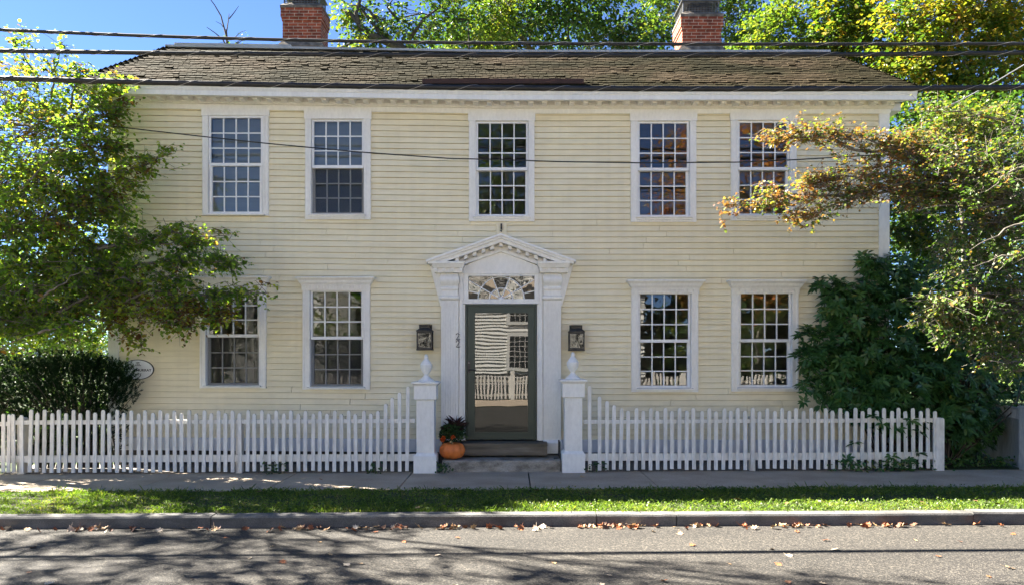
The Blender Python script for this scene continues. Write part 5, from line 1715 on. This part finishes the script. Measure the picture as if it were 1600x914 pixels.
for i, (x, y, where) in enumerate(spots[-290:] if len(spots) > 290 else spots):
    src, mi = random.choices(protos, weights=[(3, 3, 2, 1.3)[q] for _, q in protos])[0]
    o = src.copy()
    COL.objects.link(o)
    z = roadz(y) if where in ('gutter', 'road') else (0.02 if where == 'grass' else 0.003)
    sc_ = random.uniform(0.5, 0.95) if where == 'gutter' else random.uniform(0.4, 0.85)
    o.scale = (sc_, sc_, sc_ * (random.uniform(0.6, 1.5) if where == 'gutter' else random.uniform(0.3, 0.9)))
    o.rotation_euler = (random.gauss(0, 0.2), random.gauss(0, 0.2), random.uniform(0, 6.28)) if where != 'gutter' else (random.gauss(0, 0.5), random.gauss(0, 0.5), random.uniform(0, 6.28))
    o.location = (x, y, z + G(x) + (0.012 if where == 'gutter' else 0.004))
    place = {'gutter': 'lying in the gutter against the kerb', 'road': 'lying on the open asphalt', 'grass': 'lying on the grass verge', 'sidewalk': 'lying on the sidewalk'}[where]
    tag(o, '%s dry fallen leaf %s' % (names[mi], place), 'fallen leaf', '%s fallen leaves %s' % (names[mi], place))
for o, _ in protos: bpy.data.objects.remove(o)

# ------------------------------------------------------------------ overhead cables
def cable(label, pts, d_, r, lash=True, name='overhead_cable'):
    xs_ = [p[0] for p in pts]; ys_ = [p[1] for p in pts]
    co = np.polyfit(xs_, ys_, min(3, len(pts) - 1)) if len(pts) > 2 else np.polyfit(xs_, ys_, 1)
    q = []
    for x in np.linspace(-900, 2500, 69):
        xc = min(max(x, xs_[0] - 150), xs_[-1] + 150)
        y = np.polyval(co, xc) + (x - xc) * (ys_[1] - ys_[0]) / (xs_[1] - xs_[0]) * (1 if x < 800 else 0)
        q.append(P(x, y, d_))
    t = thing(name, label, 'cable', q[0], 'overhead cables')
    b = MB()
    b.tube(q, r, 8)
    b.build('sheath', M['cable'], t, True)
    if lash:
        b = MB()
        h = []
        X0, X1 = q[0][0], q[-1][0]
        px_s = [p[0] for p in q]; pz_s = [p[2] for p in q]
        steps = 900
        for i in range(steps):
            x = X0 + (X1 - X0) * i / steps
            an = x / 0.56 * 2 * math.pi
            z = float(np.interp(x, px_s, pz_s))
            h.append((x, d_ - (r + 0.001) * math.cos(an), z + (r + 0.001) * math.sin(an)))
        b.tube(h, 0.003, 4, False)
        b.build('lashing_wire', M['wire'], t)


cable('topmost overhead cable, thin and crossing both brick chimneys', [(0, 47), (400, 62), (800, 68), (1200, 70), (1600, 69)], 9.25, 0.020)
cable('middle overhead cable running along the top edge of the roof', [(0, 80), (400, 85), (800, 87), (1200, 86.5), (1600, 83)], 9.2, 0.026)
cable('lowest and thickest overhead cable, running along the eave line', [(0, 123), (400, 132.5), (800, 138.5), (1200, 139.5), (1600, 137)], 9.0, 0.032)
b = MB()
sp_ = [(-300, 172), (168, 197), (300, 212), (420, 225), (560, 238), (700, 248), (783, 250), (870, 253), (1000, 255), (1150, 254), (1245, 250)]
b.tube([P(x, y, 10.6 + 0.06 * abs(x - 1245) / 200) for x, y in sp_] + [P(1480, 236, 10.6), P(2300, 170, 10.6)], 0.0085, 6)
tag(b.build('service_wire', M['cable']), 'thin black wire sagging in front of the upper windows', 'wire', 'overhead cables')
b = MB()
b.tube([P(1437, 186, 14.0), P(1500, 158, 13.8), P(1560, 126, 13.6), P(1720, 30, 13.0)], 0.010, 6)
tag(b.build('guy_wire', M['wire']), 'thin pale slanting wire in front of the dark trees at top right', 'wire')

# ------------------------------------------------------------------ across the street (seen only in the glass)
oy = -10.5
t = thing('white_house', 'white clapboard house across the street, seen reflected in the green door', 'house', (0.4, oy, 0))
b = MB()
z = 0.55
while z < 5.2:
    b.add([(-5.0, oy + 0.06, z), (5.9, oy + 0.06, z), (5.9, oy + 0.005, z + 0.15), (-5.0, oy + 0.005, z + 0.15)], [(3, 2, 1, 0)])
    b.add([(-5.0, oy + 0.005, z), (5.9, oy + 0.005, z), (5.9, oy + 0.06, z), (-5.0, oy + 0.06, z)], [(3, 2, 1, 0)])
    z += 0.15
b.box(-5.0, 5.9, oy - 7.5, oy, -0.3, 5.2)
b.build('wall', M['oppwhite'], t)
b = MB()
b.prism([(-5.4, 5.2), (6.3, 5.2), (6.3, 5.35), (-5.4, 5.35)], oy - 7.9, oy + 0.45)
b.add([(-5.4, oy + 0.45, 5.36), (6.3, oy + 0.45, 5.36), (6.3, oy - 7.9, 5.36), (-5.4, oy - 7.9, 5.36), (-5.4, oy - 3.7, 8.2), (6.3, oy - 3.7, 8.2)], [(0, 4, 5, 1), (2, 5, 4, 3), (0, 3, 4), (1, 5, 2)])
b.build('roof', M['slate'], t)
b = MB()
b.box(-5.05, 5.95, oy - 7.4, oy + 0.05, -0.31, 1.0)
b.build('foundation', M['foundation'], t)
for cx_ in (-3.6, -0.4 + 0.75, 3.6):
    for cz in (2.0, 4.1):
        b = MB()
        b.box(cx_ - 0.62, cx_ + 0.62, oy + 0.061, oy + 0.1, cz - 0.9, cz + 0.9)
        wn = b.build('window', M['oppwhite'], t)
        b = MB()
        b.box(cx_ - 0.48, cx_ + 0.48, oy + 0.101, oy + 0.105, cz - 0.75, cz + 0.75)
        b.build('pane', M['black'], wn)
        b = MB()
        for k in range(1, 4): b.box(cx_ - 0.48 + 0.24 * k - 0.012, cx_ - 0.48 + 0.24 * k + 0.012, oy + 0.106, oy + 0.115, cz - 0.75, cz + 0.75)
        for k in range(1, 6): b.box(cx_ - 0.48, cx_ + 0.48, oy + 0.116, oy + 0.122, cz - 0.75 + 0.25 * k - 0.012, cz - 0.75 + 0.25 * k + 0.012)
        b.build('muntin', M['oppwhite'], wn)
t = thing('picket_fence', 'white picket fence across the street, seen reflected in the door and window glass', 'fence', (1, -8.2, 0))
b = MB()
x = -9.0
while x < 12:
    b.box(x, x + 0.07, -8.2, -8.17, -0.02, 0.95)
    x += 0.15
b.box(-9, 12, -8.24, -8.201, 0.7, 0.8)
b.box(-9, 12, -8.24, -8.201, 0.1, 0.2)
for px in (-9, -6, -3, 0, 3, 6, 7.2, 9.5, 12): b.box(px - 0.08, px + 0.08, -8.3, -8.16, -0.1, 1.12)
b.build('pickets', M['oppwhite'], t)
sheet('bounce_paving', -60, 60, [(-8.1, -0.06), (-4.02, -0.07)], M['concrete'], 30)  # wide pale paving added to bounce sunlight onto the shaded facade
t = thing('gabled_house', 'white gabled house across the street, seen reflected in the lower left windows', 'house', (-13.5, -12, 0))
b = MB()
b.box(-19, -9, -20, -12, -0.3, 5.0)
b.prism([(-19.3, 5.0), (-8.7, 5.0), (-14, 8.6)], -20, -12.02)
b.build('wall', M['oppwhite'], t)
b = MB()
b.box(-10.2, -9.5, -15, -14.3, 4, 9.0)
b.build('chimney', M['brick'], t)
for cx_ in (-17, -14, -11):
    for cz in (1.9, 4.0):
        b = MB()
        b.box(cx_ - 0.5, cx_ + 0.5, -11.99, -11.95, cz - 0.75, cz + 0.75)
        b.build('window', M['black'], t)
m_ = 26000
C = np.stack([RNG.uniform(-45, 50, m_), RNG.uniform(-26, -22, m_), RNG.random(m_) ** 0.8 * 7.5], 1)
C[:, 2] *= 0.8 + 0.2 * np.sin(C[:, 0] * 0.9) * np.sin(C[:, 0] * 0.37 + 1)
V, Fc = leaves(C, rdir(m_), rdir(m_), RNG.uniform(0.4, 0.7, m_), 0.4, 0.1, 0.1)
tag(fast('far_woods', V, Fc, M['leaf_green'], None, np.repeat(np.clip(RNG.normal(size=m_) * 0.25 + 0.35, 0, 1), 6)), kind='stuff')
OPP = 'trees across the street'


def ob(x, y, z, rx, ry, rz, k, dv=0): return ((x, y, z), (rx, ry, rz), k, dv)


plant('orange_tree', 'orange brown autumn tree across the street, seen reflected in the upper right windows', 'tree', (9.5, -12, 0), [(9.5, -12, 0), (9.5, -12, 4), (9.4, -12, 8), (9.5, -12, 11)],
      [ob(8.6, -12, 10, 2.2, 2, 2.8, 150), ob(12.5, -12, 11, 3.0, 2, 3.4, 170), ob(10.5, -12, 8, 3.0, 2, 2.2, 110), ob(11, -12, 5.5, 3.5, 2, 2.2, 90), ob(14, -12, 5, 3, 2, 4, 90), ob(8.2, -12, 5.5, 1.6, 1.5, 1.6, 40)], [], 'leaf_orange', 0.16, 0.12, 22, r0=0.3, cr=0.5, group=OPP, twigs=False)
plant('leafy_tree', 'tall dark leafy tree across the street, seen reflected in the middle upper window', 'tree', (-0.5, -19, 0), [(-0.5, -19, 0), (-0.5, -19, 5), (-0.4, -19, 9), (-0.5, -19, 14)],
      [ob(-0.5, -19, 11, 3.2, 2, 3.6, 260), ob(-0.3, -19, 15, 2.8, 2, 2.4, 160), ob(1.2, -19, 8.5, 2.2, 2, 2, 50)], [], 'leaf_green', 0.2, 0.14, 24, r0=0.3, cr=0.6, group=OPP, twigs=False)
plant('leafy_tree', 'sparse tree across the street, seen reflected in the upper left window', 'tree', (-12.8, -9, 0), [(-12.8, -9, 0), (-12.8, -9, 3), (-12.8, -9, 6), (-12.9, -9, 9.6)],
      [ob(-12.8, -9, 7.0, 1.1, 1, 2.0, 40), ob(-12.0, -9, 5.5, 2.2, 1.4, 1.8, 60), ob(-9, -9, 3, 3.5, 1.4, 2.2, 130), ob(-14, -9, 3, 3, 2, 3, 90)], [], 'leaf_green', 0.14, 0.1, 22, r0=0.15, cr=0.5, group=OPP, twigs=False, vmean=0.6)
plant('leafy_tree', 'dark hedge-like tree across the street, seen reflected in the lower right windows', 'tree', (11, -10, 0), [(11, -10, 0), (11, -10, 1), (11, -10, 2), (11, -10, 3)],
      [ob(9, -10, 2.0, 2.2, 1.2, 2.0, 110), ob(12.5, -10, 2.2, 2.6, 1.2, 2.2, 120)], [], 'leaf_green', 0.14, 0.1, 26, r0=0.15, cr=0.45, group=OPP, twigs=False, vmean=0.6)
